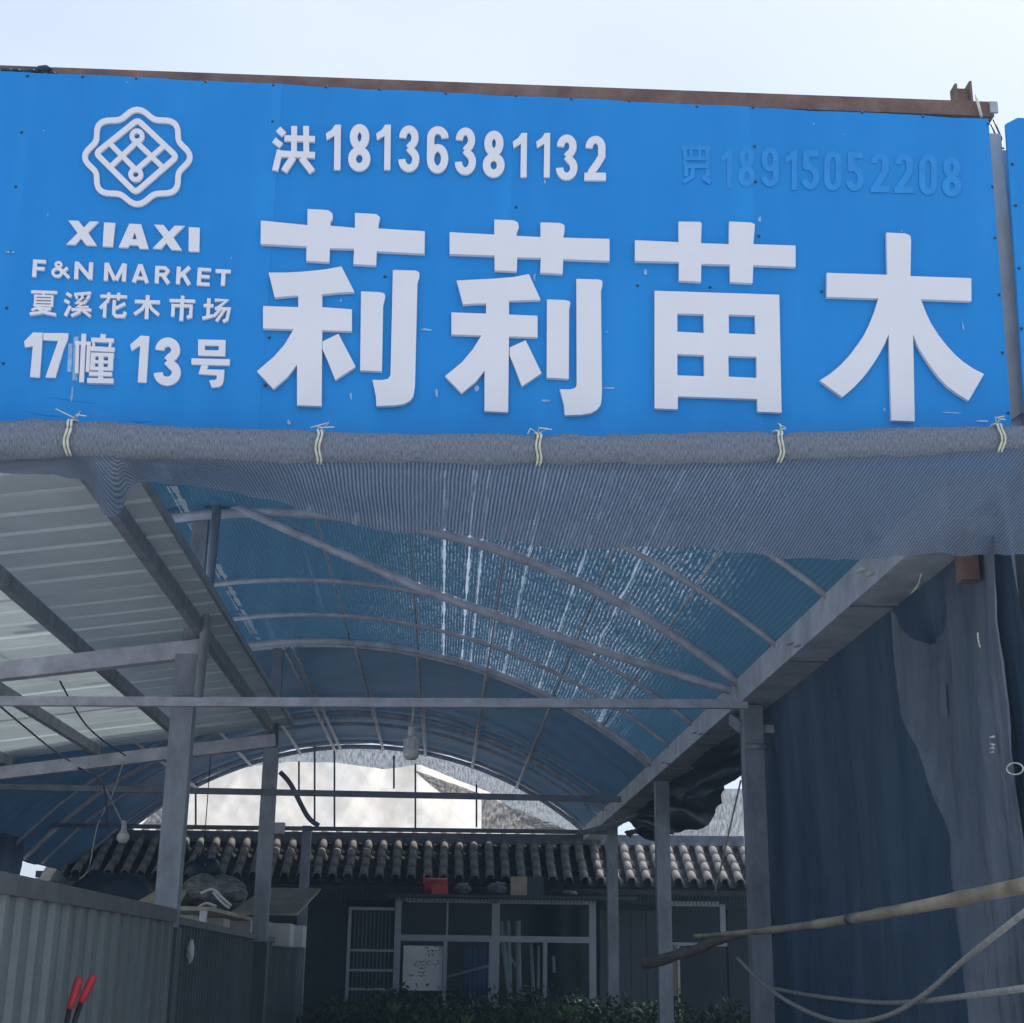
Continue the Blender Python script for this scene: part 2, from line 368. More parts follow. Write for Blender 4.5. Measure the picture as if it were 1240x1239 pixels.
def stroke(P, w, closed=False):
    """polyline widened to a closed outline (pixel space)"""
    P = [Vector((p[0], p[1])) for p in P]; n = len(P); Lf = []; Rt = []
    ww = w if isinstance(w, (list, tuple)) else [w]*n
    for i in range(n):
        a = P[(i-1) % n] if closed or i else None; c = P[(i+1) % n] if closed or i < n-1 else None
        d1 = (P[i]-a).normalized() if a is not None else None; d2 = (c-P[i]).normalized() if c is not None else None
        d1 = d1 or d2; d2 = d2 or d1
        n1 = Vector((-d1.y, d1.x)); n2 = Vector((-d2.y, d2.x)); m_ = (n1+n2)
        m_ = m_.normalized() if m_.length > .2 else n1
        k = 1/max(.55, m_.dot(n1)); Lf.append(P[i]+m_*ww[i]/2*k); Rt.append(P[i]-m_*ww[i]/2*k)
    if closed: return [[tuple(p) for p in Lf], [tuple(p) for p in Rt]]
    return [[tuple(p) for p in Lf + Rt[::-1]]]
def arc(cx, cy, rx, ry, a0, a1, n=14): return [(cx+rx*math.cos(rad(a0+(a1-a0)*i/n)), cy+ry*math.sin(rad(a0+(a1-a0)*i/n))) for i in range(n+1)]
YF = YS - LT
def char(contours, name='raised_character', m='letter_white', y0=None, y1=YS-.0035):
    if y0 is None: y0 = YF if name == 'shop_name_character' else YS-.014
    return fill(contours, name, m, sign, y0, y1)

# four big shop-name characters, traced
a = Z(300, 230, 2.6957)
char([[a([(43,100),(195,115),(195,62),(262,66),(276,76),(278,92),(270,104),(270,117),(350,124),(350,75),(420,79),(432,90),(428,106),(426,126),(578,135),(577,208),(421,200),(419,246),(345,242),(347,192),(268,190),(266,236),(191,231),(192,184),(42,176)])],
      [a([(68,270),(130,270),(180,267),(250,260),(306,250),(348,333),(300,335),(243,341),(243,383),(340,390),(340,461),(243,458),(241,706),(161,703),(161,570),(130,610),(84,650),(30,592),(85,545),(120,505),(150,455),(50,452),(50,379),(165,383),(165,345),(130,347),(88,351)])],
      [a([(244,495),(296,470),(352,577),(286,621),(262,560),(244,520)])],
      [a([(370,332),(430,334),(445,338),(449,346),(446,362),(442,376),(438,592),(367,589)])],
      [a([(474,262),(548,264),(559,269),(561,282),(554,302),(546,640),(541,672),(530,688),(510,699),(480,704),(420,706),(418,670),(407,621),(440,621),(458,617),(466,605)])]], 'shop_name_character')
char([[a([(659,138),(805,146),(805,97),(868,99),(882,106),(885,122),(878,140),(878,150),(956,154),(956,106),(1020,108),(1034,115),(1034,134),(1030,156),(1181,160),(1181,232),(1030,226),(1028,274),(955,270),(957,222),(880,220),(878,266),(806,262),(806,214),(659,209)])],
      [a([(682,296),(800,290),(865,285),(918,275),(956,359),(910,360),(853,362),(853,407),(946,411),(946,481),(853,478),(850,726),(773,722),(773,590),(745,625),(698,664),(644,608),(700,562),(735,520),(763,475),(665,472),(665,400),(778,404),(778,371),(740,371),(703,374)])],
      [a([(855,515),(907,491),(959,598),(895,641),(872,580),(855,540)])],
      [a([(977,358),(1035,360),(1051,364),(1053,372),(1049,392),(1048,617),(976,613)])],
      [a([(1073,291),(1145,293),(1157,297),(1158,312),(1153,330),(1156,670),(1153,700),(1140,718),(1120,729),(1090,734),(1035,736),(1032,700),(1019,651),(1050,652),(1067,648),(1074,638)])]], 'shop_name_character')
a = Z(740, 230, 2.48)
char([[a([(72,151),(203,157),(203,95),(268,96),(272,101),(270,160),(354,163),(355,95),(420,98),(432,103),(430,130),(427,163),(554,167),(554,231),(427,226),(425,280),(358,276),(357,224),(271,222),(270,276),(204,272),(204,216),(72,213)])],
      [a([(131,303),(505,315),(512,669),(440,666),(439,628),(201,620),(200,659),(131,656)]), a([(199,371),(278,373),(279,430),(199,426)]), a([(353,374),(432,377),(434,434),(354,431)]), a([(199,493),(279,496),(280,560),(199,557)]), a([(352,498),(437,501),(437,565),(353,561)])]], 'shop_name_character')
char([[a([(827,128),(885,131),(899,138),(901,150),(899,259),(1082,265),(1082,334),(930,328),(945,367),(960,400),(984,437),(1010,470),(1035,497),(1060,518),(1090,538),(1120,553),(1074,633),(1040,612),(1010,590),(984,562),(960,530),(940,500),(922,470),(907,433),(912,695),(842,692),(834,433),(822,463),(805,495),(783,529),(760,560),(730,592),(695,622),(627,572),(660,551),(690,525),(716,497),(740,465),(760,435),(775,405),(790,368),(803,326),(648,321),(648,249),(830,255)])]], 'shop_name_character')

# digits as generic condensed bold strokes in a 0..1 box
def digit(dg, x0, y0, x1, y1, wf=.30, sh=0):
    W_, H_ = x1-x0, y1-y0; w_ = W_*wf; hw = w_/2
    T = lambda P: [(x0+W_*p[0]+sh*(p[1]-.5)*H_, y0+H_*p[1]) for p in P]
    ex, ey = wf/2, wf*W_/H_/2
    if dg == '1': return [[T([(.62, 0), (1, 0), (1, 1), (.58, 1), (.58, .24), (.08, .34), (.02, .2), (.4, .11)])]]
    if dg == '7': return [[T([(0, 0), (1, 0), (1, .16), (.62, .55), (.5, 1), (.12, 1), (.25, .5), (.55, .19), (0, .19)])]]
    if dg == '8':
        return [stroke(T(arc(.5, .27, .44-ex, .27-ey, 0, 360, 22)[:-1]), w_*1.05, True), stroke(T(arc(.5, .74, .5-ex, .26-ey, 0, 360, 22)[:-1]), w_*1.05, True)]
    if dg == '0': return [stroke(T(arc(.5, .25+ey*.4, .5-ex, .25-ey*.6, 180, 360, 12) + arc(.5, .75-ey*.4, .5-ex, .25-ey*.6, 0, 180, 12)), w_, True)]
    if dg == '6':
        return [stroke(T(arc(.5, .69, .5-ex, .31-ey, 0, 360, 24)[:-1]), w_, True), stroke(T(arc(.5, .25, .5-ex, .25-ey, 0, -180, 14) + [(ex, .45), (ex, .69)]), w_)]
    if dg == '9':
        return [stroke(T(arc(.5, .31, .5-ex, .31-ey, 0, 360, 24)[:-1]), w_, True), stroke(T([(1-ex, .31), (1-ex, .55)] + arc(.5, .75, .5-ex, .25-ey, 0, 180, 14)), w_)]
    if dg == '3':
        P = arc(.47, .26, .47-ex, .26-ey, 188, 390, 16) + arc(.47, .72, .5-ex, .28-ey, -38, 172, 18)
        k = [(.47, .485)]
        A_ = arc(.47, .26, .46-ex, .26-ey, 180, 425, 18) + [(.48, .485)]
        B_ = [(.48, .475)] + arc(.48, .73, .5-ex, .27-ey, -62, 180, 18)
        return [stroke(T(A_), w_), stroke(T(B_), w_)]
    if dg == '2':
        return [stroke(T(arc(.5, .27, .47-ex, .27-ey, 180, 375, 16) + [(.80, .45), (.6, .62), (.35, .79), (.22, .93)]), w_), [T([(0, 1-2.1*ey), (1, 1-2.1*ey), (1, 1), (0, 1)])]]
    if dg == '5':
        return [[T([(.12, 0), (.95, 0), (.95, 2.1*ey), (.12, 2.1*ey)])], stroke(T([(.12+ex, .05), (.1+ex, .48)]), w_), stroke(T([(.16, .46), (.4, .38)] + arc(.5, .68, .5-ex, .31-ey, -80, 165, 16)), w_)]
PH = [('1', 394, 151, 412.5, 205.5), ('8', 422, 150.5, 448.5, 207), ('1', 455, 151, 473, 205.5), ('3', 483, 152, 508.5, 208), ('6', 517, 153, 543, 209.5), ('3', 551.5, 154.5, 577, 211.5), ('8', 585, 158.5, 611, 214.5), ('1', 620.5, 161, 638, 214.5), ('1', 649, 161, 666, 214.5), ('3', 674, 163, 700, 218), ('2', 708, 164.5, 734, 218.5)]
for d_, x0, y0, x1, y1 in PH: char(digit(d_, x0, y0, x1, y1, .34, -.012), 'phone_digit')
a = Z(320, 140, 5.636)
def strokes(f, ls): return [stroke(f(P), wd) for P, wd in ls]
char(strokes(a, [([(95, 90), (135, 130)], 7.6), ([(66, 165), (116, 205)], 7), ([(108, 235), (74, 375)], 7.4), ([(204, 72), (203, 255)], 7), ([(285, 72), (287, 255)], 7), ([(138, 155), (346, 161)], 7), ([(112, 262), (346, 271)], 7.4), ([(198, 285), (135, 380)], 8), ([(255, 290), (328, 385)], 8)]), 'surname_character')
# left column
a = Z(20, 390, 4.593)
char([[a([(92,58),(146,60),(128,310),(75,305),(91,133),(47,141),(42,108)])]], 'address_digit')
char([[a([(149,61),(288,62),(284,98),(262,150),(215,310),(160,308),(205,180),(232,104),(148,100)])]], 'address_digit')
char([[a([(690,76),(738,78),(722,338),(674,335),(688,130),(640,160),(632,126)])]], 'address_digit')
char(digit('3', 20+768/4.593, 390+86/4.593, 20+918/4.593, 390+354/4.593, .33, -.03), 'address_digit')
char(strokes(a, [([(374, 65), (361, 335)], 5.6), ([(339, 105), (334, 285)], 4.2), ([(325, 116), (412, 119)], 4), ([(403, 112), (395, 277)], 4.6), ([(482, 68), (480, 100)], 6), ([(416, 99), (541, 104)], 5), ([(428, 112), (430, 150)], 3), ([(524, 116), (516, 150)], 3), ([(410, 149), (546, 156)], 5.6), ([(428, 178), (422, 270)], 5.6), ([(472, 180), (468, 335)], 6.2), ([(526, 180), (522, 270)], 6), ([(415, 182), (542, 186)], 4.4), ([(415, 222), (538, 226)], 3.4), ([(412, 260), (536, 264)], 4.2), ([(405, 290), (532, 294)], 4.8), ([(395, 328), (540, 332)], 6)]), 'address_character')
char([[a([(1010,97),(1163,100),(1160,190),(1010,186)]), a([(1047,130),(1125,132),(1124,158),(1047,156)])], [a([(973,202),(1187,207),(1185,242),(973,236)])], [a([(1028,239),(1068,241),(1058,264),(1156,266),(1152,325),(1143,350),(1125,362),(1085,365),(1072,325),(1106,322),(1113,314),(1114,296),(1012,290)])]], 'address_character')
a = Z(20, 255, 4.593)
for P in ([[(288,55),(345,57),(375,95),(408,60),(457,62),(398,122),(447,195),(388,193),(358,155),(325,190),(277,188),(340,125)]], [[(487,66),(549,69),(535,202),(479,199)]], [[(627,73),(693,76),(735,213),(683,211),(676,193),(628,191),(620,206),(568,204)], [(657,122),(669,160),(642,159)]],
          [[(765,78),(818,80),(848,118),(880,84),(935,86),(872,147),(920,221),(862,218),(832,180),(805,213),(757,210),(818,148)]], [[(958,92),(1019,95),(1016,229),(957,226)]]):
    char([[a(c) for c in P]], 'market_name_letter')
w1 = 4.9
for ls in ([([(104, 272), (97, 368)], w1), ([(92, 281), (163, 285)], 4), ([(95, 321), (156, 324)], 4)],
           'amp',
           [([(336, 284), (331, 380)], w1), ([(415, 288), (410, 383)], w1), ([(336, 290), (410, 378)], 4.8)],
           [([(501, 290), (496, 389)], w1), ([(602, 295), (596, 393)], w1), ([(503, 293), (546, 387)], 4.6), ([(600, 297), (552, 387)], 4.6)],
           [([(688, 300), (652, 398)], 4.8), ([(690, 300), (726, 402)], 4.8), ([(668, 374), (712, 378)], 3.8)],
           [([(783, 309), (779, 403)], w1), ([(780, 317), (826, 319), (842, 335), (828, 355), (780, 357)], 4), ([(812, 357), (845, 405)], 4.8)],
           [([(903, 312), (897, 408)], w1), ([(963, 314), (902, 370)], 4.6), ([(925, 350), (960, 412)], 4.8)],
           [([(1020, 319), (1013, 414)], w1), ([(1011, 326), (1082, 330)], 3.8), ([(1011, 365), (1074, 369)], 3.8), ([(1006, 407), (1074, 411)], 3.8)],
           [([(1107, 335), (1191, 339)], 4.2), ([(1152, 335), (1147, 417)], w1)]):
    char([stroke(a(arc(233, 300, 15, 13, 0, 360, 14)[:-1]), 3.0, True), stroke(a(arc(226, 344, 25, 21, 0, 360, 16)[:-1]), 3.4, True), stroke(a([(228, 310), (292, 374)]), 3.8), stroke(a([(246, 352), (284, 318)]), 3.6)] if ls == 'amp' else strokes(a, ls), 'market_name_letter')
CJ = {'xia': [([(4, 8), (96, 8)], 12), ([(50, 8), (46, 24)], 9), ([(20, 22), (20, 64)], 10), ([(80, 22), (80, 64)], 10), ([(15, 24), (85, 24)], 8), ([(20, 37), (80, 37)], 7), ([(20, 50), (80, 50)], 7), ([(15, 63), (85, 63)], 8), ([(42, 64), (10, 84)], 10), ([(32, 74), (78, 74)], 9), ([(78, 72), (50, 90), (4, 99)], 11), ([(32, 76), (60, 92), (97, 99)], 11)],
      'xi': [([(6, 8), (24, 20)], 13), ([(0, 36), (18, 46)], 13), ([(22, 58), (6, 98)], 13), ([(94, 4), (34, 12)], 11), ([(40, 16), (46, 30)], 10), ([(62, 14), (66, 28)], 10), ([(90, 14), (80, 30)], 10), ([(62, 28), (44, 46), (76, 46)], 9), ([(82, 34), (48, 62), (88, 61)], 9), ([(28, 73), (99, 73)], 11), ([(63, 66), (55, 84), (28, 98)], 11), ([(66, 74), (97, 98)], 11)],
      'hua': [([(2, 15), (98, 15)], 12), ([(32, 0), (32, 29)], 12), ([(68, 0), (68, 29)], 12), ([(32, 30), (4, 64)], 13), ([(21, 48), (21, 100)], 13), ([(94, 42), (54, 66)], 12), ([(54, 30), (54, 84), (62, 93), (90, 93), (96, 76)], 13)],
      'mu': [([(3, 28), (97, 28)], 14), ([(50, 0), (50, 100)], 15), ([(46, 30), (32, 58), (4, 82)], 13), ([(54, 30), (68, 58), (96, 82)], 13)],
      'shi': [([(50, -2), (50, 18)], 14), ([(2, 19), (98, 19)], 13), ([(17, 38), (17, 84)], 14), ([(10, 39), (90, 39)], 12), ([(84, 38), (84, 82), (70, 86)], 13), ([(50, 18), (50, 101)], 15)],
      'chang': [([(2, 32), (38, 32)], 13), ([(20, 3), (20, 80)], 14), ([(0, 84), (38, 72)], 13), ([(42, 9), (86, 9), (52, 42)], 11), ([(44, 43), (96, 43), (90, 86), (76, 94)], 12), ([(64, 46), (40, 76)], 11), ([(80, 46), (52, 94)], 11)]}
a = Z(20, 340, 4.593)
for k, (x0, y0, x1, y1) in {'xia': (72, 52, 228, 190), 'xi': (265, 60, 420, 200), 'hua': (460, 66, 614, 206), 'mu': (652, 80, 800, 212), 'shi': (846, 86, 994, 222), 'chang': (1036, 95, 1188, 234)}.items():
    f = lambda P: a([(x0+(x1-x0)*p[0]/100+(50-p[1])*.08, y0+(y1-y0)*p[1]/100+(p[0]-50)*.05) for p in P])
    char([stroke(f(P), wd*.30) for P, wd in CJ[k]], 'market_character')
# round knot emblem
a = Z(0, 60, 4)
def wavy(k): return [(665+(240+k)*math.cos(t)*(.985+.075*math.cos(8*t)), 519+(216+k)*math.sin(t)*(.985+.075*math.cos(8*t))) for t in [2*math.pi*i/96 for i in range(96)]]
def rsq(P, r=22):
    out = []
    for i in range(4):
        p = Vector(P[i]); q = Vector(P[i-1]); n_ = Vector(P[(i+1) % 4]); u = (q-p).normalized(); v = (n_-p).normalized()
        for t in (0, .25, .5, .75, 1): out.append(tuple((1-t)**2*(p+u*r) + 2*t*(1-t)*p + t*t*(p+v*r)))
    return out
em = [stroke(a(wavy(0)), 6.6, True), stroke(a(rsq([(666, 340), (856, 518), (656, 692), (464, 502)])), 6.6, True)]
for P in ([(530, 572), (664, 445)], [(658, 445), (790, 572)], [(532, 455), (664, 588)], [(654, 588), (800, 462)]): em.append(stroke(a(P), 6))
em += [stroke(a(arc(664, 420, 25, 25, 0, 360, 18)[:-1]), 5.6, True), stroke(a(arc(658, 606, 25, 25, 0, 360, 18)[:-1]), 5.6, True)]
char(em, 'emblem')
# glue residue of an earlier name and phone number
GH = [('1', 873, 180, 886, 228), ('8', 894, 178, 914, 226), ('9', 922, 178, 943, 226), ('1', 950, 182, 965, 230), ('5', 970, 182, 992, 230), ('0', 998, 183, 1019, 231), ('5', 1024, 184, 1046, 232), ('2', 1054, 185, 1077, 233), ('2', 1083, 186, 1106, 234), ('0', 1113, 187, 1135, 236), ('8', 1141, 190, 1164, 238)]
gh = []
for d_, x0, y0, x1, y1 in GH: gh.append(char(digit(d_, x0, y0, x1, y1, .34), 'glue_mark', 'blue_residue', YS-.0042, YS-.0038))
a = Z(810, 150, 6.2)
char(strokes(a, [([(90, 180), (315, 180)], 5), ([(120, 175), (120, 320)], 5), ([(290, 180), (290, 400)], 5), ([(165, 180), (165, 250)], 4), ([(230, 180), (230, 250)], 4), ([(110, 260), (300, 262)], 5), ([(120, 320), (300, 320)], 5), ([(130, 320), (130, 400)], 5), ([(180, 330), (175, 400), (105, 440)], 5), ([(250, 400), (315, 445)], 6)]), 'glue_mark', 'blue_residue', YS-.0042, YS-.0038)

# tape residue left of the third address character
a = Z(20, 390, 4.593)
fill([[a([(318, 82), (345, 80), (338, 325), (310, 325)])], [a([(288, 120), (312, 120), (305, 278), (282, 276)])]], 'tape_mark', 'white_scuff', sign, YS-.0035, YS-.001)

# top beam above the sign
p = at(-60, 91, Y=5.07); q = at(1200, 137, Y=5.07)
tb = thing('sign_top_beam', 'rusty red oxide steel beam running along the top of the big blue sign', 'beam', (0, 5.07, p.z))
beam('channel', p, q, .06, .068, 'red_oxide', tb)
beam('end_plate', q+Vector((-.02, -.04, 0)), q+Vector((.012, -.04, 0)), .012, .05, 'galv', tb)
tube('wire_wrap', [q+Vector((-.075, -.045, .05)), q+Vector((-.07, -.05, 0)), q+Vector((-.06, -.045, -.05))], .006, 'string', tb)
st = thing('beam_stub', 'short brown cut off channel iron standing on the top beam', 'steel stub', at(1166, 120, Y=5.15))
p = at(1166, 126, Y=5.15); 
mb = MB(); mb.box((p.x-.035, 5.13, p.z-.02), (p.x-.025, 5.19, p.z+.085)); mb.box((p.x-.025, 5.15, p.z-.02), (p.x+.028, 5.16, p.z+.075)); mb.box((p.x+.028, 5.13, p.z-.02), (p.x+.038, 5.19, p.z+.1)); mb.out('channel', 'red_oxide', st)
mb = MB()
for k in range(16):
    c = at(-30+k*6, 82+noise(k, 2)*2, Y=5.0); mb.ball((c.x, 5.02+random.uniform(-.02, .02), c.z+.0), random.uniform(.012, .022), 5, (1.6, 1, .5))
tag(mb.out('net_scrap', 'tarp_black', None, True), 'scraps of black net caught on the top edge of the blue sign', 'net scrap')
# steel column and next sign to the right
cl = thing('sign_column', 'grey galvanised steel column between the big blue sign and the neighbouring sign', 'column', (2.2, 5.14, 0))
xa = at(1221, 300, Y=5.12).x
box('shaft', (xa-.055, 5.10, 0), (xa+.24, 5.22, at(1212, 185, Y=5.12).z), 'galv', cl)  # made wider behind the neighbouring sign to block sun on the flap
box('sun_block_plate', (SX[-1]-.12, 5.035, 3.40), (xa-.02, 5.043, 4.86), 'galv', cl)  # added behind the sign edge to stop sun reaching the flap
box('edge_strip', (xa-.05, 5.085, 3.2), (xa-.02, 5.099, at(1212, 190, Y=5.1).z), 'galv', cl)
c = at(1211, 238, Y=5.05); box('bracket', (c.x-.03, 5.04, c.z-.03), (c.x+.02, 5.098, c.z+.03), 'red_oxide', cl)
for P in ([(1200, 150), (1210, 175), (1204, 200), (1212, 215)], [(1203, 145), (1213, 168), (1207, 190)], [(1199, 175), (1216, 180)]):
    tube('binding_wire', [at(x, y, Y=5.06) for x, y in P], .004, 'black_metal', cl, 5)
ns = thing('neighbour_sign', 'edge of another blue sheet metal sign beyond the grey steel column', 'sign', (2.6, 4.95, 3.4))
V = [at(1218, 150, Y=4.97), at(1239, 505, Y=4.97)]; xt, xb = V[0].x, V[1].x
zt = V[0].z; zb = 3.35
mesh('sheet', [(xt, 4.97, zt), (xt+.05, 4.97, zt+.03), (3.6, 4.97, zt+.05), (3.6, 4.97, zb), (xb, 4.97, zb), (xt, 4.985, zt), (xt+.05, 4.985, zt+.03), (3.6, 4.985, zt+.05), (3.6, 4.985, zb), (xb, 4.985, zb)], [(0, 4, 3, 2, 1), (5, 6, 7, 8, 9), (0, 5, 9, 4), (0, 1, 6, 5), (1, 2, 7, 6), (4, 9, 8, 3), (2, 3, 8, 7)], 'blue_sheet', ns)
mb = MB()
for x, y in [(1226, 199), (1230, 249), (1234, 325), (1237, 398)]: c = at(x, y, Y=4.968); mb.ball((c.x, 4.968, c.z), .006, 6)
mb.out('rivet', 'rivet_dark', ns)['kind'] = 'stuff'

# ------------------------------------------------------------------ rolled net and its hanging flap
YR = 4.86
rt = [(-300, 509), (-40, 511), (60, 511), (200, 517), (390, 524), (640, 528), (800, 527), (940, 525), (1080, 521), (1280, 514), (1350, 512)]
rb = [(-300, 556), (-40, 558), (60, 556), (200, 560), (390, 566), (640, 568), (800, 568), (940, 564), (1080, 558), (1280, 548), (1350, 546)]
top = catmull([at(x, y, Y=YR) for x, y in rt], 20); bot = catmull([at(x, y, Y=YR) for x, y in rb], 20)
net = thing('rolled_shade_net', 'grey shade net rolled up under the blue sign with a loose hanging flap', 'shade net', ((top[0]+top[-1])/2))
nR = 18; V = []; F = []; U = []; n = len(top)
TIEX = [at(x, 540, Y=YR).x for x in (87, 388, 651, 941, 1207)]
for i in range(n):
    c = (top[i]+bot[i])/2; r = (top[i]-bot[i]).length/2
    pin = 1 - .10*max(math.exp(-((c.x-tx)/.035)**2) for tx in TIEX)
    for k in range(nR):
        t = 2*math.pi*k/nR; rr = r*pin*(1+.10*noise(c.x*5+math.cos(t)*1.5, 1)+.05*noise(c.x*11+k*1.3, k)+.03*noise(c.x*31, k*2))
        V.append((c.x, c.y+rr*math.cos(t), c.z+rr*math.sin(t))); U.append((c.x, t*.07))
for i in range(n-1):
    F += [(i*nR+k, (i+1)*nR+k, (i+1)*nR+(k+1) % nR, i*nR+(k+1) % nR) for k in range(nR)]
mesh('roll', V, F, 'net_roll', net, True, U)
fl = [(-300, 576), (-40, 574), (60, 574), (105, 584), (125, 622), (145, 618), (160, 588), (220, 590), (300, 598), (370, 618), (440, 636), (490, 648), (530, 642), (580, 652), (640, 658), (700, 664), (760, 664), (820, 662), (870, 668), (950, 674), (1060, 676), (1150, 672), (1280, 672), (1350, 672)]
lo = catmull([at(x, y, Y=YR+.12) for x, y in fl], 12)
lo.sort(key=lambda p: p.x)
def lerp_at(L_, x):
    for i in range(len(L_)-1):
        if L_[i].x <= x <= L_[i+1].x: return L_[i].z + (L_[i+1].z-L_[i].z)*(x-L_[i].x)/max(1e-6, L_[i+1].x-L_[i].x)
    return L_[0].z if x < L_[0].x else L_[-1].z
def flap(u, v):
    x = bot[0].x+.02 + (bot[-1].x-bot[0].x-.04)*u; z0 = lerp_at(bot, x)+.03; z1 = lerp_at(lo, x)+.009*noise(x*4, 2)+.002*noise(x*17, 1)
    z = z0 + (z1-z0)*v
    return (x, YR-.03+.15*v**1.5 + .02*noise(x*7+v*2, 1)*v + .009*noise(x*22-v*5, 4)*v - .02*math.sin(math.pi*v), z)
grid('flap', flap, 330, 12, 'net_flap', net, uvf=lambda u, v: (u*5.1+.38*v*(-1.1+2.3*u), v*.45))
for i, tx in enumerate((87, 388, 651, 941, 1207)):
    c = at(tx, 540, Y=YR); zt_ = lerp_at(top, c.x); zb_ = lerp_at(bot, c.x); r = (zt_-zb_)/2+.006; zc_ = (zt_+zb_)/2
    for s in (-.006, .006):
        P = [(c.x+s+.004*math.sin(k+i), c.y+r*math.cos(t), zc_+r*math.sin(t)) for k, t in enumerate([math.pi*(.35+1.0*q/14) for q in range(15)])]
        tube('tie_string', P, .0045, 'string', net, 6)
    for s in range(3):
        tube('tie_end', [(c.x, c.y-.02, zt_+.002), (c.x+random.uniform(-.03, .04), c.y-.04, zt_+random.uniform(.0, .03)), (c.x+random.uniform(-.06, .06), c.y-.045, zt_+random.uniform(-.01, .035))], .0022, 'string', net, 5)

# ------------------------------------------------------------------ shed frame
R_, XC_, ZT_ = 4.64, -1.1, 4.40
def zarc(x): return ZT_-R_+math.sqrt(R_*R_-(x-XC_)**2)
shed = thing('shed_frame', 'welded grey steel frame of the arched nursery shed with posts hoops and tie bars', 'shed frame', (-.1, 9, 0))
FY = [5.25, 9.0, 12.9, 16.8]
def hoop(Y, r, m='hoop_steel', x0=-4.7, x1=1.86, dz=0): tube('hoop', [(x, Y, zarc(x)+dz) for x in [x0+(x1-x0)*i/40 for i in range(41)]], r, m, shed, 8)
hoop(9.0, .035, x0=-2.35)
for y_ in (12.9, 16.8): hoop(y_, .035)
for x, y in ((1008, 748), (945, 800), (842, 871), (814, 901), (789, 925), (743, 967), (726, 988), (712, 1003)):
    Y_ = at(x, y, X=1.86).y; hoop(Y_, .02, x0=-2.35 if Y_ < 12.9 else -4.7)
hoop(19.5, .03)
for i, y_ in enumerate(FY):
    if i: c = (0, -1.64, -1.55, -1.56)[i]; hw = (0, .068, .062, .05)[i]; box('post', (c-hw, y_-.06, 0), (c+hw, y_+.06, (0, 3.44, 3.42, 3.1)[i]), 'frame_steel', shed)
    if i: box('post', (1.86, y_-.06, 0), (1.98, y_+.06, 3.19), 'frame_steel', shed)
# taller slim posts carrying the ridge side, behind the low ones
box('upper_post', (-1.70, 9.1, 2.9), (-1.60, 9.18, 4.5), 'frame_steel', shed)
box('upper_post', (-1.60, 12.98, 2.9), (-1.51, 13.05, zarc(-1.56)-.03), 'dark_steel', shed)
# sloping brace from the tall post to the right eave
P = [at(x, y, Y=8.98) for x, y in ((256, 600), (400, 664), (530, 720), (700, 779), (885, 836))]
tube('brace', catmull(P, 6), .03, 'hoop_steel', shed)
P = [at(150, 590, Y=8.98), at(232, 592, Y=8.98)]; beam('bracket', P[0], P[1], .05, .06, 'hoop_steel', shed)
beam('bracket', at(152, 596, Y=8.99), at(152, 628, Y=8.99), .05, .05, 'hoop_steel', shed)
tube('strut', [at(263, 612, Y=8.88), at(240, 845, Y=8.88)], .03, 'frame_steel', shed)
beam('tie_bar', at(-300, 848, Y=8.9), at(905, 853, Y=8.9), .05, .055, 'hoop_steel', shed)
beam('tie_bar', at(-100, 951, Y=12.82), at(752, 968, Y=12.82), .05, .05, 'dark_steel', shed)
beam('tie_bar', at(-60, 998, Y=16.7), at(735, 1008, Y=16.7), .05, .045, 'dark_steel', shed)
beam('tie_bar', at(100, 1011, Y=19.4), at(900, 1019, Y=19.4), .08, .13, 'dark_steel', shed)
# purlins along the vault
for x_ in (.95, .35, -.28, -.85, -1.42, -1.5, -1.95, -2.6, -3.3):
    tube('purlin', [(x_, 12.95, zarc(x_)-.03), (x_, 19.5, zarc(x_)-.03)], .02, 'hoop_steel', shed)
for x_ in (-.9, -.28, .35, .95, 1.4):
    tube('stay_wire', [(x_, 5.1, zarc(x_)+.012), (x_, 12.9, zarc(x_)+.012)], .008, 'hoop_steel', shed, 5)
# rear rods
for x, y0, y1 in ((237, 930, 1000), (381, 860, 995), (405, 903, 1004), (577, 950, 1002), (503, 925, 1003), (362, 922, 960), (477, 915, 955)):
    tube('rod', [at(x, y0, Y=19.5), at(x, y1, Y=19.5)], .014, 'dark_steel', shed, 6)
tube('brace', catmull([at(339, 935, Y=16.75), at(352, 950, Y=16.75), at(372, 988, Y=16.75), at(386, 1000, Y=16.75)], 5), .028, 'dark_steel', shed)
# right eave gutter: open channel
gx0, gx1 = 1.83, 2.06
mb = MB(); mb.box((gx0, 5.02, 3.20), (gx1, 21, 3.212)); mb.box((gx0, 5.02, 3.212), (gx0+.012, 21, 3.36)); mb.box((gx1-.012, 5.02, 3.212), (gx1, 21, 3.33)); mb.out('gutter', 'gutter_steel', shed)
for y_ in (6.3, 7.55, 9.3, 10.6, 12.0, 13.6, 15.1, 17.0):
    box('gutter_strap', (gx0-.004, y_, 3.192), (gx1+.004, y_+.05, 3.1985), 'frame_steel', shed)
for x, y in ((1050, 692), (962, 780), (845, 888), (806, 924)):  # white ovals on the gutter stand in for sky showing through holes
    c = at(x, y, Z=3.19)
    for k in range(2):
        mb = MB(); mb.ball((c.x+(k-.5)*.05, c.y+.05*k, 3.193), .026, 6, (.8, 2.0, .25)); mb.out('sky_hole_spot', 'white_plastic', shed)
beam('knee_plate', (1.86, 9.0, 3.06), (1.86, 9.35, 3.17), .03, .08, 'frame_steel', shed)
tube('post_collar', [(1.86+.14*k, 8.93, 2.93) for k in (0, 1)], .02, 'frame_steel', shed)
tube('knee_brace', catmull([at(700, 1010, Y=16.6), at(760, 992, Y=15.8), at(800, 965, Y=15)], 5), .03, 'frame_steel', shed)
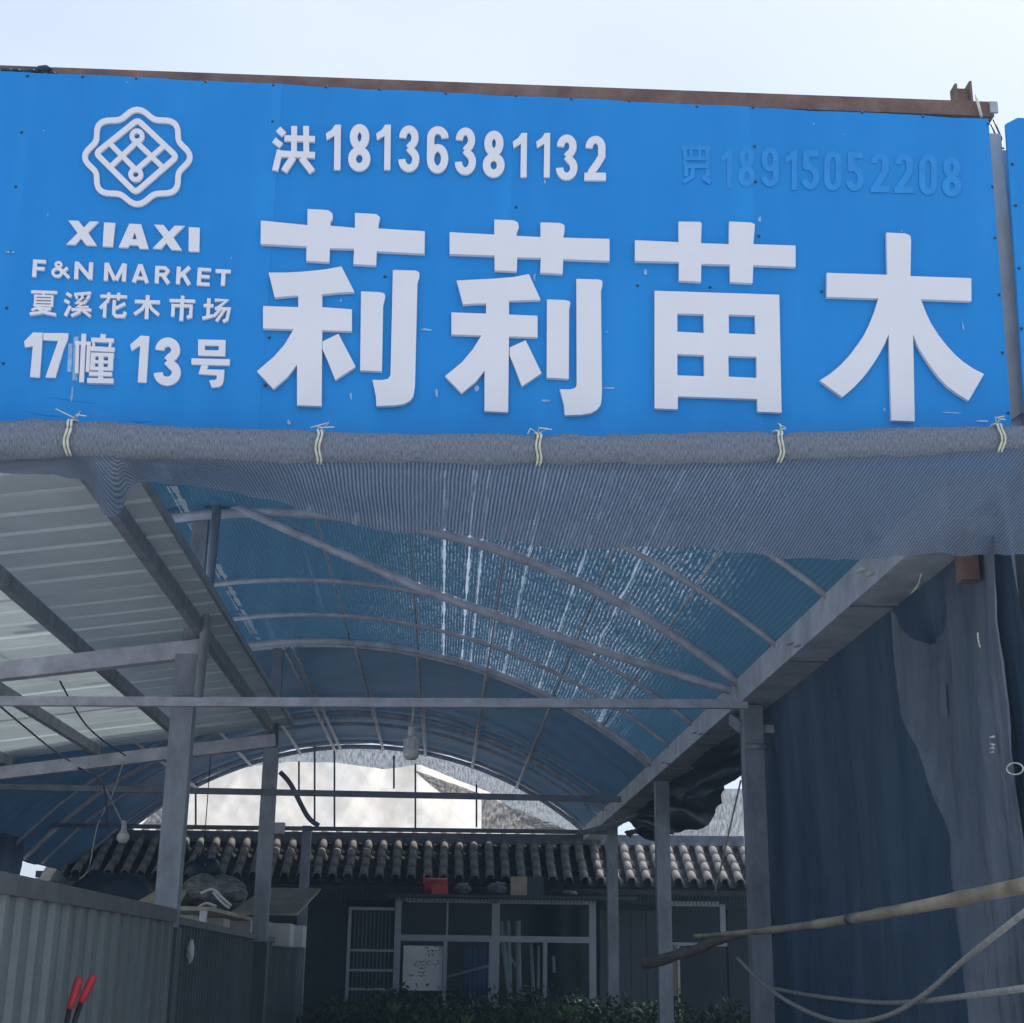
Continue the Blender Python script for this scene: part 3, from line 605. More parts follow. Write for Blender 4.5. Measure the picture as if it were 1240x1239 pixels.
# brackets on far right
beam('eave_bar', (1.98, 9.0, 3.05), (2.18, 8.9, 3.03), .05, .05, 'frame_steel', shed)

# front shade net and the darker tarp behind it, laid over the hoops
def arcpt(u, lift): 
    x = -4.75+6.63*u; return x, zarc(x)+lift
def arcn(u, lift): x = -2.05+3.93*u; return x, zarc(x)+lift
nf = grid('shade_net_roof', lambda u, v: (arcn(u, 0)[0], 5.02+7.93*v, arcn(u, .045)[1] - .03*abs(math.sin(v*7.75*math.pi/1.0))*(.5+.5*noise(u*9, 1)) + .012*noise(u*30+v*9, 2)), 120, 60, 'net_roof', uvf=lambda u, v: (-2.05+3.93*u, 5.2+7.75*v))
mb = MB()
for x_, w_ in ((-1.71, .028), (-1.745, .008), (-1.98, .008)):  # pale strips stand in for sky light through gaps between net widths
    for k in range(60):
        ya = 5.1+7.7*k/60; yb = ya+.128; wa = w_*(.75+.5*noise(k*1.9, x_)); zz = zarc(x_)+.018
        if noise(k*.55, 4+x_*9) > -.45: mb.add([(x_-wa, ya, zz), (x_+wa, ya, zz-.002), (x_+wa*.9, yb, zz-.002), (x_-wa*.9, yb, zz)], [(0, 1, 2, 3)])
mb.out('bright_gap_strip', 'strip_white', nf)
tag(nf, 'speckled blue shade net stretched over the front hoops of the vault', 'shade net')
tr_ = grid('vault_tarp', lambda u, v: (arcpt(u, 0)[0], 12.98+6.6*v, arcpt(u, .05)[1] + .012*noise(u*20+v*14, 2)), 80, 40, 'tarp_dark')
tag(tr_, 'plain dark blue tarp covering the rear half of the vault', 'tarp')

# ------------------------------------------------------------------ neighbouring lean-to roof (left)
lt = thing('metal_roof', 'pale grey ribbed metal roof of the neighbouring lean-to seen from below', 'roof', (-3, 9, 0))
def zroof(x): return 3.655 + .14*(x+1.57)
XL, XR_ = -6.0, -1.40
def roof_sheet(y0, y1, dz):
    nr = 3; V = []; F = []; pr = []
    st = (y1-y0)/nr
    for i in range(nr):
        b = y0+i*st; pr += [(b, 0), (b+st*.80, 0), (b+st*.86, .016), (b+st*.94, .016)]
    pr.append((y1, 0))
    for (y, h) in pr:
        for x in (XL, XR_): V.append((x, y, zroof(x)+h+dz))
    for (y, h) in pr:
        for x in (XL, XR_): V.append((x, y, zroof(x)+h+dz+.004))
    k = len(pr)*2
    for i in range(len(pr)-1):
        a_ = i*2; F += [(a_, a_+1, a_+3, a_+2), (k+a_+2, k+a_+3, k+a_+1, k+a_), (a_+1, k+a_+1, k+a_+3, a_+3)]
    mesh('roof_sheet', V, F, 'sheet_roof', lt)
y_ = 5.42; i = 0
while y_ < 13.1:
    roof_sheet(y_, y_+.87, .006*(i % 2)); y_ += .86; i += 1
for x_ in (-1.57, -2.34, -3.11, -3.88, -4.65, -5.4):
    mb = MB(); z_ = zroof(x_); mb.box((x_-.025, 5.42, z_-.09), (x_+.025, 13.1, z_-.004)); mb.out('purlin', 'frame_steel', lt)
for y_ in (9.0, 12.9):
    beam('rafter', (-6, y_-.0, zroof(-6)-.17), (-1.52, y_-.0, zroof(-1.52)-.17), .09, .11, 'hoop_steel', lt)
box('edge_flashing', (XR_-.012, 5.4, zroof(XR_)-.012), (XR_+.004, 13.2, zroof(XR_)+.04), 'galv', lt)
beam('fascia', (-6, 5.38, zroof(-6)-.03), (-1.35, 5.38, zroof(-1.35)-.03), .04, .08, 'galv', lt)
for P in ([(0, 655), (30, 735), (55, 790), (95, 865), (120, 893), (152, 915)], [(-20, 838), (20, 872), (60, 905), (85, 922)], [(95, 930), (125, 950), (130, 1000)]):
    c = catmull([at(x, y, Y=8.5+3.6*k/(len(P)-1)) for k, (x, y) in enumerate(P)], 6)
    tag(tube('electric_wire', c, .007, 'black_metal', None, 5), 'thin black electric wire sagging under the pale metal roof', 'wire', 'wires under the metal roof')
for P in ([(150, 922), (135, 965), (118, 1000), (108, 1050), (96, 1065)], [(128, 955), (145, 990), (150, 1002)]):
    c = catmull([at(x, y, Y=12.7) for x, y in P], 6)
    tag(tube('lamp_wire', c, .006, 'rope', None, 5), 'pale twisted cable hanging beside the small light bulb', 'cable', 'cables by the bulb')

# ------------------------------------------------------------------ lamps
p = at(498, 905, Y=8.9)
lp = thing('led_lamp', 'grey finned LED lamp hanging from the tie bar by its cord', 'lamp', p)
ztie = at(502, 851, Y=8.9).z
tube('cord', [(p.x+.012, 8.9, ztie), (p.x, 8.9, p.z+.13)], .008, 'rope', lp)
tube('socket', [(p.x, 8.9, p.z+.13), (p.x, 8.9, p.z+.06)], .024, 'lamp_body', lp, 12)
mb = MB(); mb.tube([(p.x, 8.9, p.z+.065), (p.x, 8.9, p.z+.045), (p.x, 8.9, p.z-.01)], [.026, .046, .048], 14); mb.out('heat_sink', 'lamp_body', lp, True)
for k in range(10):
    t_ = 2*math.pi*k/10; c = Vector((p.x+.046*math.cos(t_), 8.9+.046*math.sin(t_), 0)); beam('fin', (c.x, c.y, p.z+.05), (c.x, c.y, p.z-.01), .006, .012, 'lamp_body', lp)
mb = MB(); mb.tube([(p.x, 8.9, p.z-.01), (p.x, 8.9, p.z-.055), (p.x, 8.9, p.z-.075)], [.052, .05, .03], 14); mb.out('diffuser', 'bulb_glass', lp, True)
p = at(149, 1014, Y=12.7)
lp = thing('light_bulb', 'small white light bulb hanging beside the left steel post', 'lamp', p)
mb = MB(); mb.tube([(p.x, 12.7, p.z+.14), (p.x, 12.7, p.z+.06), (p.x, 12.7, p.z+.02)], [.022, .024, .05], 12); mb.out('socket', 'lamp_body', lp, True)
mb = MB(); mb.ball((p.x, 12.7, p.z), .055, 12, (1, 1, .9)); mb.out('globe', 'bulb_glass', lp, True)
c = at(335, 1003, Y=16.6); tag(box('junction_box', (c.x-.07, 16.55, c.z-.06), (c.x+.09, 16.66, c.z+.06), 'white_plastic'), 'small white junction box on the rear tie bar', 'electric box')

# ------------------------------------------------------------------ fence at left
fe = thing('corrugated_fence', 'grey corrugated sheet metal fence along the left posts with a top rail', 'fence', (-1.6, 10, 0))
def fsheet(y0, y1, pitch, depth, m, ztop_, x=-1.60):
    pr = []; y = y0
    while y < y1-.001:
        e = min(pitch, y1-y); pr += [(y, 0), (y+e*.62, 0), (y+e*.70, depth), (y+e*.90, depth)]; y += pitch
    pr.append((y1, 0)); V = []; F = []
    for yy, d in pr: V += [(x+d, yy, .02), (x+d, yy, ztop_), (x+d-.003, yy, .02), (x+d-.003, yy, ztop_)]
    for i in range(len(pr)-1):
        a_ = i*4; F += [(a_, a_+4, a_+5, a_+1), (a_+2, a_+3, a_+7, a_+6), (a_+1, a_+5, a_+7, a_+3)]
    mesh('fence_sheet', V, F, m, fe)
ys = [3.4, 4.35, 5.3, 6.25, 7.2, 8.15, 8.92]
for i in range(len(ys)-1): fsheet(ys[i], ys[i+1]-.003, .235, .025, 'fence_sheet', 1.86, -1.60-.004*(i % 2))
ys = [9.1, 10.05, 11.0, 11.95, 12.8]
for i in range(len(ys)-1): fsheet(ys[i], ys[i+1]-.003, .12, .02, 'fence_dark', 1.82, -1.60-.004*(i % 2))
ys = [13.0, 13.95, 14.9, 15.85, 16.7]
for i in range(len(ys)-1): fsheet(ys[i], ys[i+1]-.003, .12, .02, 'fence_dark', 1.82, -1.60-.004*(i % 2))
box('dark_post_foot', (-1.72, 8.925, 0), (-1.56, 9.075, 1.80), 'fence_dark', fe)  # added dark box, darkens the foot of the post below the rail
box('dark_post_foot', (-1.63, 12.82, 0), (-1.475, 12.98, 1.78), 'fence_dark', fe)  # same added dark box for the second post
beam('top_rail', (-1.60, 3.4, 1.865), (-1.60, 8.93, 1.865), .07, .075, 'fence_rail', fe)
beam('top_rail', (-1.60, 9.07, 1.84), (-1.60, 16.8, 1.80), .07, .045, 'fence_rail', fe)
c = at(231, 1152, X=-1.55)
nbm = MB(); nbm.ball(c, .055, 9, (.4, .9, 1.2)); nbm.V = [v+Vector((.0, .014*noise(v.z*90+v.y*40, 1), .016*noise(v.y*80+v.z*30, 2))) for v in nbm.V]; tag(nbm.out('plastic_bag', 'white_plastic', None), 'crumpled pale plastic bag tied to the dark fence sheet', 'bag')
# loppers leaning on the fence
p = at(92, 1239, X=-1.45)
lo_ = thing('loppers', 'long handled loppers with two red grips standing against the fence', 'loppers', (p.x, p.y, 0))
yl = p.y
for (xa, ya), (xb, yb), (xc_, yc_) in (((80, 1245), (84, 1222), (97, 1183)), ((86, 1250), (98, 1214), (114, 1181))):
    A = at(xa, ya, Y=yl); B = at(xb, yb, Y=yl); Cc = at(xc_, yc_, Y=yl)
    ft = Vector((A.x-(B.x-A.x)*.3-.02, yl-.1, .35))
    tube('shaft', [ft, A, B], .011, 'black_metal', lo_)
    tube('grip', catmull([B, (B+Cc)/2, Cc], 3), [.012, .015, .016, .016, .017, .017, .014], 'red_grip', lo_, 10)
fb = Vector((at(80, 1245, Y=yl).x-.06, yl-.13, 0))
beam('blade', fb+Vector((0, 0, .37)), fb+Vector((-.02, 0, .0)), .012, .05, 'black_metal', lo_)
beam('blade', fb+Vector((.05, 0, .37)), fb+Vector((.0, .03, .02)), .012, .04, 'black_metal', lo_)

# ------------------------------------------------------------------ right hand curtains
def folds(y, z, s, am): return am*(noise(y*3.1, s)+.7*noise(y*7.7+.35*z, s+2)+.35*noise(y*17-z*1.2, s+1)+.3*noise(z*3+y*2, s))
cu = grid('net_curtain', lambda u, v: (2.04+.03*min(1, v*4)+folds(5.0+5.0*u, v, 1, .045)*min(1, v*3), 5.0+5.05*u, 3.25-3.23*v), 150, 40, 'curtain_net')
tag(cu, 'tall dark blue net curtain hanging from the right eave gutter to the floor', 'curtain')
ed = [(1104, 745), (1106, 800), (1108, 832), (1122, 870), (1138, 920), (1152, 965), (1168, 1020), (1180, 1080), (1190, 1150), (1200, 1239)]
edg = catmull([at(x, y, X=2.0) for x, y in ed], 6); edg.sort(key=lambda p: -p.z)
def edge_y(z):
    for i in range(len(edg)-1):
        if edg[i].z >= z >= edg[i+1].z: return edg[i].y+(edg[i+1].y-edg[i].y)*(edg[i].z-z)/max(1e-6, edg[i].z-edg[i+1].z)
    return edg[0].y if z > edg[0].z else edg[-1].y
ztop2 = edg[0].z
def cur2(u, v):
    # top edge sags in a V between two ties
    y1 = edge_y(ztop2*(1-v)+.02); y = 4.93+(y1-4.93)*u
    sag = .22*max(0, math.sin(math.pi*min(1, max(0, (u-.45)/.55))))
    z = (3.1 if u < .45 else 3.1+(ztop2-3.1)*(u-.45)/.55) - sag*(1-v); z = z*(1-v)+.02
    return (1.98+folds(y, z, 5, .028)-.05*math.exp(-((u-1)/.12)**2), y, z)
c2 = grid('worn_curtain', cur2, 50, 40, 'curtain_worn')
tag(c2, 'faded dusty net curtain with a V shaped sagging top draped before the dark curtain', 'curtain')
c = at(1172, 690, Y=5.2); tag(box('rusty_bracket', (c.x-.033, 5.17, c.z-.045), (c.x+.033, 5.24, c.z+.16), 'red_oxide'), 'short rusty square tube end poking down below the net flap', 'bracket')
pb = grid('pinned_patch', lambda u, v: (1.985+.004*noise(u*5, 1), 5.62+.16*u, at(1130, 835, X=1.98).z-.10*v-.03*v*(1-u)), 6, 6, 'curtain_worn')
tag(pb, 'small pale worn patch on the faded curtain', 'patch')
def loop(cx_, cy_, rx, ry, X): return [at(cx_+rx*math.cos(t), cy_+ry*math.sin(t), X=X) for t in [2*math.pi*i/20 for i in range(21)]]
tag(tube('wire_loop', loop(1229, 931, 10, 7, 1.93), .0026, 'string', None, 6), 'small loop of pale wire on the edge of the faded curtain', 'wire loop')
mb = MB(); mb.tube([at(x, y, X=1.955) for x, y in ((1204, 892), (1199, 893), (1199, 901), (1204, 902))], .004, 6); mb.tube([at(x, y, X=1.955) for x, y in ((1203, 905), (1199, 907), (1200, 912), (1205, 910), (1203, 905))], .004, 6)
tag(mb.out('chalk_mark', 'white_plastic', None, True), 'small white chalk scribble on the faded curtain', 'chalk mark')
tag(tube('loose_string', catmull([at(1117, 690, X=1.98), at(1112, 708, X=1.98), at(1104, 718, X=1.98)], 5), .005, 'string', None, 5), 'loose white string hanging from the end of the gutter', 'string')
tag(tube('hanging_thread', catmull([at(1184, 766, X=1.95), at(1185, 776, X=1.95), at(1187, 784, X=1.95)], 5), .004, 'string', None, 5), 'short white thread clinging to the faded curtain', 'string')
pp = thing('bright_slit_pole', 'added pale pole standing in for the bright slits at the edge of the faded curtain', 'pole', (2.02, 4.86, 0))
pts = [at(x, y, X=2.03) for x, y in ((1223, 960), (1226, 1010), (1230, 1080), (1236, 1170), (1240, 1235))]  # pale pole added for the sunlight showing past the curtain edge
pts = pts+[Vector((2.03, pts[-1].y-.02, 0))]
tube('shaft', catmull(pts, 5), .018, 'pale_wood', pp)  # pale wood colour stands in for sunlight past the curtain edge
# bunched black tarp under the gutter further back
bt = grid('bunched_tarp', lambda u, v: (1.98+.15*min(1, v*3)+(.06*math.sin(v*9+u*17)+.05*noise(u*9+v*3, 3))*min(1, v*2), 9.6+7.2*u, 3.24-(.22+.26*math.sin(math.pi*min(1, u*1.05+.02)))*v+.04*noise(u*11+v*6, 6)), 70, 24, 'tarp_black')
tag(bt, 'bunched glossy black tarp hanging in folds behind the right post', 'tarp')

# bamboo pole, stick, ropes
bp = thing('bamboo_pole', 'long yellowish bamboo pole reaching in from the right past the steel post', 'pole', at(1240, 1072, Y=4.7))
A = at(1290, 1062, Y=4.2); B = at(842, 1134, Y=8.55); N_ = 36; P = []; Rr = []
for i in range(N_+1):
    t_ = i/N_; q = A.lerp(B, t_); q.z -= .03*math.sin(math.pi*t_); r = .026*(1-t_)+.011*t_
    if i % 6 == 0: r *= 1.13
    P.append(q); Rr.append(r)
tube('cane', P, Rr, 'bamboo', bp, 12)
c = P[14]; c2_ = P[15]
tube('tape_band', [c, c2_], [Rr[14]*1.12]*2, 'fence_rail', bp, 12)
P = [at(x, y, Y=9.15) for x, y in ((778, 1167), (800, 1163), (830, 1153), (848, 1148), (862, 1140), (890, 1132), (912, 1124), (935, 1112))]
tag(tube('crooked_stick', catmull(P, 5), [.036]*4+[.033+.006*noise(k*.7) for k in range(32)], 'stick', None, 10), 'crooked grey branch lying below the thin end of the bamboo pole', 'branch')
for P, lab in (([(932, 1196), (985, 1206), (1060, 1214), (1110, 1213), (1170, 1206), (1260, 1194)], 'pale rope stretched almost level from the steel post to the right'),
               ([(893, 1160), (915, 1182), (945, 1207), (985, 1228), (1025, 1238), (1075, 1230), (1120, 1204), (1165, 1165), (1200, 1137), (1260, 1090)], 'pale rope sagging in a deep curve below the bamboo pole')):
    n_ = len(P)-1
    tag(tube('rope', catmull([at(x, y, Y=8.8-4.5*(k/n_)) for k, (x, y) in enumerate(P)], 7), .011, 'rope', None, 7), lab, 'rope')
tag(tube('slanting_wire', [at(897, 945, Y=9.2), at(866, 1080, Y=9.2)], .006, 'rope', None, 5), 'thin wire slanting down from the black tarp behind the right post', 'wire')

# ------------------------------------------------------------------ house at the back
HY = 19.05
hs = thing('tile_roof_house', 'low dark house with a grey clay tile roof behind the shed', 'house', (-.5, HY, 0))
WALLS = [(-5.2, -1.35), (-1.35, -.6), (-.6, 1.98), (1.98, 2.9), (2.9, 3.75), (3.75, 4.6)]
zw0 = 2.44
XA = lambda x: at(x, 1150, Y=HY).x
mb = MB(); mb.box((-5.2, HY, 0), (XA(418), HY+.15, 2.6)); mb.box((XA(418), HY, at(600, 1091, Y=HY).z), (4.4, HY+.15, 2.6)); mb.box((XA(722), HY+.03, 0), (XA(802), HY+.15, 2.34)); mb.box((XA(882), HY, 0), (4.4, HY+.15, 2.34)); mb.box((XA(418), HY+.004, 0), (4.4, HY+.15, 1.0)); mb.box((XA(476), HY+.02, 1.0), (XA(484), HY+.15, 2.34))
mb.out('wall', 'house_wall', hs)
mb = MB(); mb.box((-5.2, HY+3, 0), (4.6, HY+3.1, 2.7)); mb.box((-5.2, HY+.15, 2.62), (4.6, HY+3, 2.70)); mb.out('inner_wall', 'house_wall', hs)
# roof slab and tiles
EY, EZ = 18.55, at(500, 1069, Y=18.55).z
RY = 19.65; RZ = EZ + .66
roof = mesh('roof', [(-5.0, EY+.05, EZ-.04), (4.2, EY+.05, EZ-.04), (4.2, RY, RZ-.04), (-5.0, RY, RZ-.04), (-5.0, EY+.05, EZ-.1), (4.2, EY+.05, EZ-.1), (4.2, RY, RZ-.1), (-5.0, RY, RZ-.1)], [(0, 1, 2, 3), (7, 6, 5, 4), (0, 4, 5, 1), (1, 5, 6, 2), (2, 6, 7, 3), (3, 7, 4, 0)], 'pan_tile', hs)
sl_ang = math.atan2(RZ-EZ, RY-EY)
def shell(r0, r1, ln, up, n=6, th=.012):
    V = []; F = []
    for rr, y in ((r0, 0), (r1, ln)):
        for t_ in (0, th):
            for k in range(n+1):
                a_ = math.pi*k/n; V.append(((rr-t_)*math.cos(a_), y, (rr-t_)*math.sin(a_)*up))
    m_ = n+1
    for k in range(n): F += [(k, 2*m_+k, 2*m_+k+1, k+1), (m_+k, m_+k+1, 3*m_+k+1, 3*m_+k), (k, k+1, m_+k+1, m_+k)]
    return V, F
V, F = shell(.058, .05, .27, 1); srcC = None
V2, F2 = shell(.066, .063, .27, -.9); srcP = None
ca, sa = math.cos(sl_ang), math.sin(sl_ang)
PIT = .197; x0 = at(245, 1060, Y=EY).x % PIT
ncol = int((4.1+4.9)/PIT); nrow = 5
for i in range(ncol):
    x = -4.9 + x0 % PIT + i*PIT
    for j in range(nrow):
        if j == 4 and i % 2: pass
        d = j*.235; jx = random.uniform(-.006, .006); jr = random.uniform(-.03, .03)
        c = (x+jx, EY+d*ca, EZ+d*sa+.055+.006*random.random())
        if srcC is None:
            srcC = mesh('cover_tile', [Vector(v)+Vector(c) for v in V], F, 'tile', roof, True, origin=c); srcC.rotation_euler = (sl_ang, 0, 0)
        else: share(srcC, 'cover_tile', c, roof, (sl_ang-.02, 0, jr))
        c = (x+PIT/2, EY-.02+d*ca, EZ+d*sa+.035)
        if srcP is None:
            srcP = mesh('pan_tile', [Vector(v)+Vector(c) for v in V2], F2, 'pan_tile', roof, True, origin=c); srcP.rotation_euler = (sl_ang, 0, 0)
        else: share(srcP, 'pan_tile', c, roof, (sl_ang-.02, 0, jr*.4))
mb = MB()
for k in range(190):
    x = -4.8+k*.047; mb.beam((x, EY+.1, EZ-.1), (x+.006, EY+.1, EZ-.1-.10-.02*random.random()), .012, .01)
mb.out('eave_fringe', 'dark_board', hs)['kind'] = 'stuff'
# big window: frame and panes
WYF = HY-.04
def P2(x, y): c = at(x, y, Y=WYF); return c.x, c.z
wx0, wz1 = P2(483, 1089); wx1, _ = P2(720, 1092); wz0 = 1.1; _, wzm = P2(600, 1137); wxm, _ = P2(600, 1140)
win = box('window', (wx0, HY+.10, wz0-.04), (wx1, HY+.14, wz0), 'alu', hs)
def bar(a, b, wd=.07, nm='frame_bar', par=None, m='alu', dp=.06):
    x0_, z0_ = a; x1_, z1_ = b
    if abs(x1_-x0_) < abs(z1_-z0_): MB().box((x0_-wd/2, WYF-dp/2, min(z0_, z1_)), (x0_+wd/2, WYF+dp/2, max(z0_, z1_))).out(nm, m, par or win)
    else: MB().box((min(x0_, x1_), WYF-dp/2+.004, z0_-wd/2), (max(x0_, x1_), WYF+dp/2-.004, z0_+wd/2)).out(nm, m, par or win)
bar((wx0, wz0), (wx0, wz1+.03), .08); bar((wx1-.03, wz0), (wx1-.03, wz1+.03), .09); bar((wxm, wz0), (wxm, wz1), .10)
bar((wx0+.04, wz1), (wx1-.075, wz1), .07); bar((wx0+.04, wzm), (wx1-.075, wzm), .075); bar((wx0+.04, wz0+.02), (wx1-.075, wz0+.02), .05)
xq, _ = P2(539, 1160); bar((xq, wz0), (xq, wzm-.037), .05, dp=.05); xq2, _ = P2(660, 1160); bar((xq2, wz0), (xq2, wzm-.037), .05, dp=.05)
bar((P2(542, 1100)[0], wzm+.037), (P2(542, 1100)[0], wz1-.035), .022, dp=.03); bar((P2(594, 1160)[0], wz0), (P2(594, 1160)[0], wzm-.037), .04, dp=.05)
for (xa, xb, za, zb) in ((wx0+.04, wxm-.05, wzm+.037, wz1-.035), (wxm+.05, wx1-.075, wzm+.037, wz1-.035), (wx0+.04, xq-.025, wz0+.045, wzm-.037), (xq+.025, wxm-.05, wz0+.045, wzm-.037), (wxm+.05, xq2-.025, wz0+.045, wzm-.037), (xq2+.025, wx1-.075, wz0+.045, wzm-.037)):
    box('pane', (xa, WYF+.034, za), (xb, WYF+.039, zb), 'glass', win)
# things behind the glass
def r2(x0_, y0_, x1_, y1_, Y): A_ = at(x0_, y0_, Y=Y); B_ = at(x1_, y1_, Y=Y); return A_, B_
A_, B_ = r2(487, 1143, 537, 1200, WYF+.03)
ps = thing('paper_notice', 'white paper notice with rows of black handwriting stuck in the lower left window pane', 'notice', ((A_.x+B_.x)/2, WYF+.03, B_.z))
box('sheet', (A_.x+.02, WYF+.0285, B_.z), (B_.x-.02, WYF+.0315, A_.z-.02), 'paper', ps)
mb = MB()
for row, (yy, xa, xb) in enumerate(((1146, 514, 534), (1151, 518, 532), (1155, 516, 530), (1164, 499, 534), (1168, 502, 532), (1172, 506, 516), (1177, 506, 516), (1181, 506, 516), (1180, 495, 501))):
    x = xa
    while x < xb:
        q = at(x, yy+random.uniform(-1, 1), Y=WYF+.0275); mb.beam(q, q+Vector((random.uniform(-.01, .025), 0, random.uniform(-.028, .01))), .003, .011); x += 2.1
mb.out('writing', 'ink', ps)['kind'] = 'stuff'
A_, B_ = r2(563, 1147, 596, 1192, HY+.35)
bc = thing('blue_curtain', 'bright blue sheet hanging inside the window', 'curtain', (A_.x, HY+.35, B_.z))
mb = MB(); n_ = 12
mb.add([(A_.x+(B_.x-A_.x)*k/n_, HY+.35+.02*(k % 2), z) for z in (B_.z-.2, A_.z) for k in range(n_+1)], [(k, k+1, n_+2+k, n_+1+k) for k in range(n_)]); mb.out('cloth', 'blue_plastic', bc)
tag(tube('slanting_bar', [at(538, 1184, Y=HY+.2), at(598, 1168, Y=HY+.2)], .015, 'white_plastic'), 'thin white bar slanting in front of the blue sheet in the window', 'bar')
for x0_, y0_, x1_, y1_, r in ((607, 1116, 620, 1190, .03), (615, 1115, 619, 1190, .03), (627, 1115, 629, 1192, .035), (643, 1142, 648, 1188, .022), (652, 1145, 651, 1188, .018), (670, 1158, 671, 1178, .02), (612, 1150, 626, 1172, .015)):
    tag(tube('white_pipe', [at(x0_, y0_, Y=HY+.25), at(x1_, y1_+(50 if y1_ > 1185 else 0), Y=HY+.25)], r, 'white_plastic', None, 8), 'thin white plastic pipe leaning upright inside the right half of the window', 'pipe', 'white pipes inside the window')
# barred door left of window
dr = box('door', (P2(420, 1150)[0], HY+.06, .05), (P2(478, 1150)[0], HY+.10, P2(440, 1102)[1]), 'dark_board', hs)
dx0, dx1, dz1 = P2(423, 1150)[0], P2(476, 1150)[0], P2(440, 1102)[1]
MB().box((dx0-.03, HY-.05, .02), (dx0+.01, HY, dz1)).out('door_post', 'alu', dr); MB().box((dx0-.03, HY-.052, dz1), (dx1, HY, dz1+.035)).out('door_head', 'alu', dr)
for yy in (1151, 1175, 1198): z_ = P2(450, yy)[1]; MB().box((dx0+.01, HY-.035, z_-.015), (dx1, HY-.01, z_+.015)).out('door_rail', 'alu', dr)
for k in range(10): x = dx0+.05+k*(dx1-dx0-.06)/10; MB().box((x, HY-.008, .05), (x+.012, HY+.004, dz1)).out('door_bar', 'dark_steel', dr)
# ribbed dark wall boards right of the window
for k in range(4):
    x = XA(726)+k*.2; MB().box((x, HY-.035-.006*(k % 2), .9), (x+.192, HY-.01, 2.3)).out('wall_board', 'dark_board', hs)
# small window at right
sx0, sz1 = P2(803, 1094); sx1, _ = P2(879, 1096); _, sz0 = P2(800, 1141)
w2 = box('side_window', (sx0, HY-.06, sz0-.04), (sx1, HY-.01, sz0), 'alu', hs)
for a_, b_ in (((sx0, sz0), (sx0, sz1)), ((sx1-.05, sz0), (sx1-.05, sz1))): bar(a_, b_, .07, par=w2)
bar((sx0+.035, sz1), (sx1-.085, sz1), .06, par=w2); box('pane', (sx0+.035, WYF+.034, sz0), (sx1-.085, WYF+.039, sz1-.03), 'glass', w2)
sd = thing('wooden_plank', 'brown weathered plank leaning below the small side window', 'plank', (P2(812, 1200)[0], HY-.12, 0))
xa = P2(812, 1170)[0]; box('board', (xa-.07, HY-.16, .0), (xa+.06, HY-.13, P2(810, 1144)[1]), 'wood_old', sd); box('board', (xa+.07, HY-.165, .0), (xa+.1, HY-.135, P2(810, 1144)[1]-.02), 'pale_wood', sd)
# ledge items above the window
ld = thing('ledge_board', 'long dark board fixed under the eave as a ledge above the window', 'ledge', (.8, EY-.2, 2.4))
LY = EY-.25; zl = at(600, 1086, Y=LY).z
box('board', (P2(470, 1086)[0], LY-.15, zl-.02), (P2(760, 1086)[0], LY+.2, zl+.015), 'dark_board', ld)
for xx in (490, 600, 735): box('bracket', (P2(xx, 1086)[0]-.02, LY+.2, zl-.05), (P2(xx, 1086)[0]+.02, HY-.001, zl-.015), 'dark_steel', ld)
c = at(530, 1071, Y=LY)
rbk = thing('red_can', 'red plastic can and box lying on the ledge above the window', 'can', (c.x, LY, zl+.015))
mb = MB(); mb.tube([(c.x-.16, LY+.03, zl+.12), (c.x+.12, LY+.03, zl+.12)], .095, 14); mb.out('drum', 'red_plastic', rbk, True)
box('box', (c.x-.07, LY-.14, zl+.016), (c.x+.13, LY-.11, zl+.12), 'red_grip', rbk)
tube('handle', arc_ := [(c.x-.17, LY+.12*math.cos(t_), zl+.13+.12*math.sin(t_)) for t_ in [math.pi*k/8 for k in range(9)]], .01, 'red_plastic', rbk)
for x, w_, h_, m_, lab, cat in ((560, .22, .14, 'bag', 'dark crumpled bundle beside the red can on the ledge', 'bundle'), (603, .26, .16, 'bag', 'knotted grey bundle of cord on the ledge above the window', 'bundle'), (690, .2, .07, 'bag', 'flat dark bundle at the right end of the ledge', 'bundle')):
    c = at(x, 1078, Y=LY); mb = MB(); mb.ball((c.x, LY, zl+.015+h_/2), .5, 10, (w_, .24, h_))
    V = [v+Vector((.02*noise(v.z*60+v.x*30, 1), .02*noise(v.x*50, 2), .02*noise(v.x*45+v.y*30, 3))) for v in mb.V]; mesh('bundle', V, mb.F, m_, None, True); tag(bpy.data.objects[-1] if False else [o_ for o_ in COL.objects if o_.type == 'MESH'][-1], lab, cat)
for x, lab in ((628, 'small brown cardboard carton standing on the ledge above the window'), (648, 'dark grey carton beside the brown carton on the ledge')):
    c = at(x, 1070, Y=LY); tag(box('carton', (c.x-.1, LY-.1, zl+.016), (c.x+.1, LY+.09, zl+.24), 'cardboard' if x == 628 else 'dark_board'), lab, 'carton')

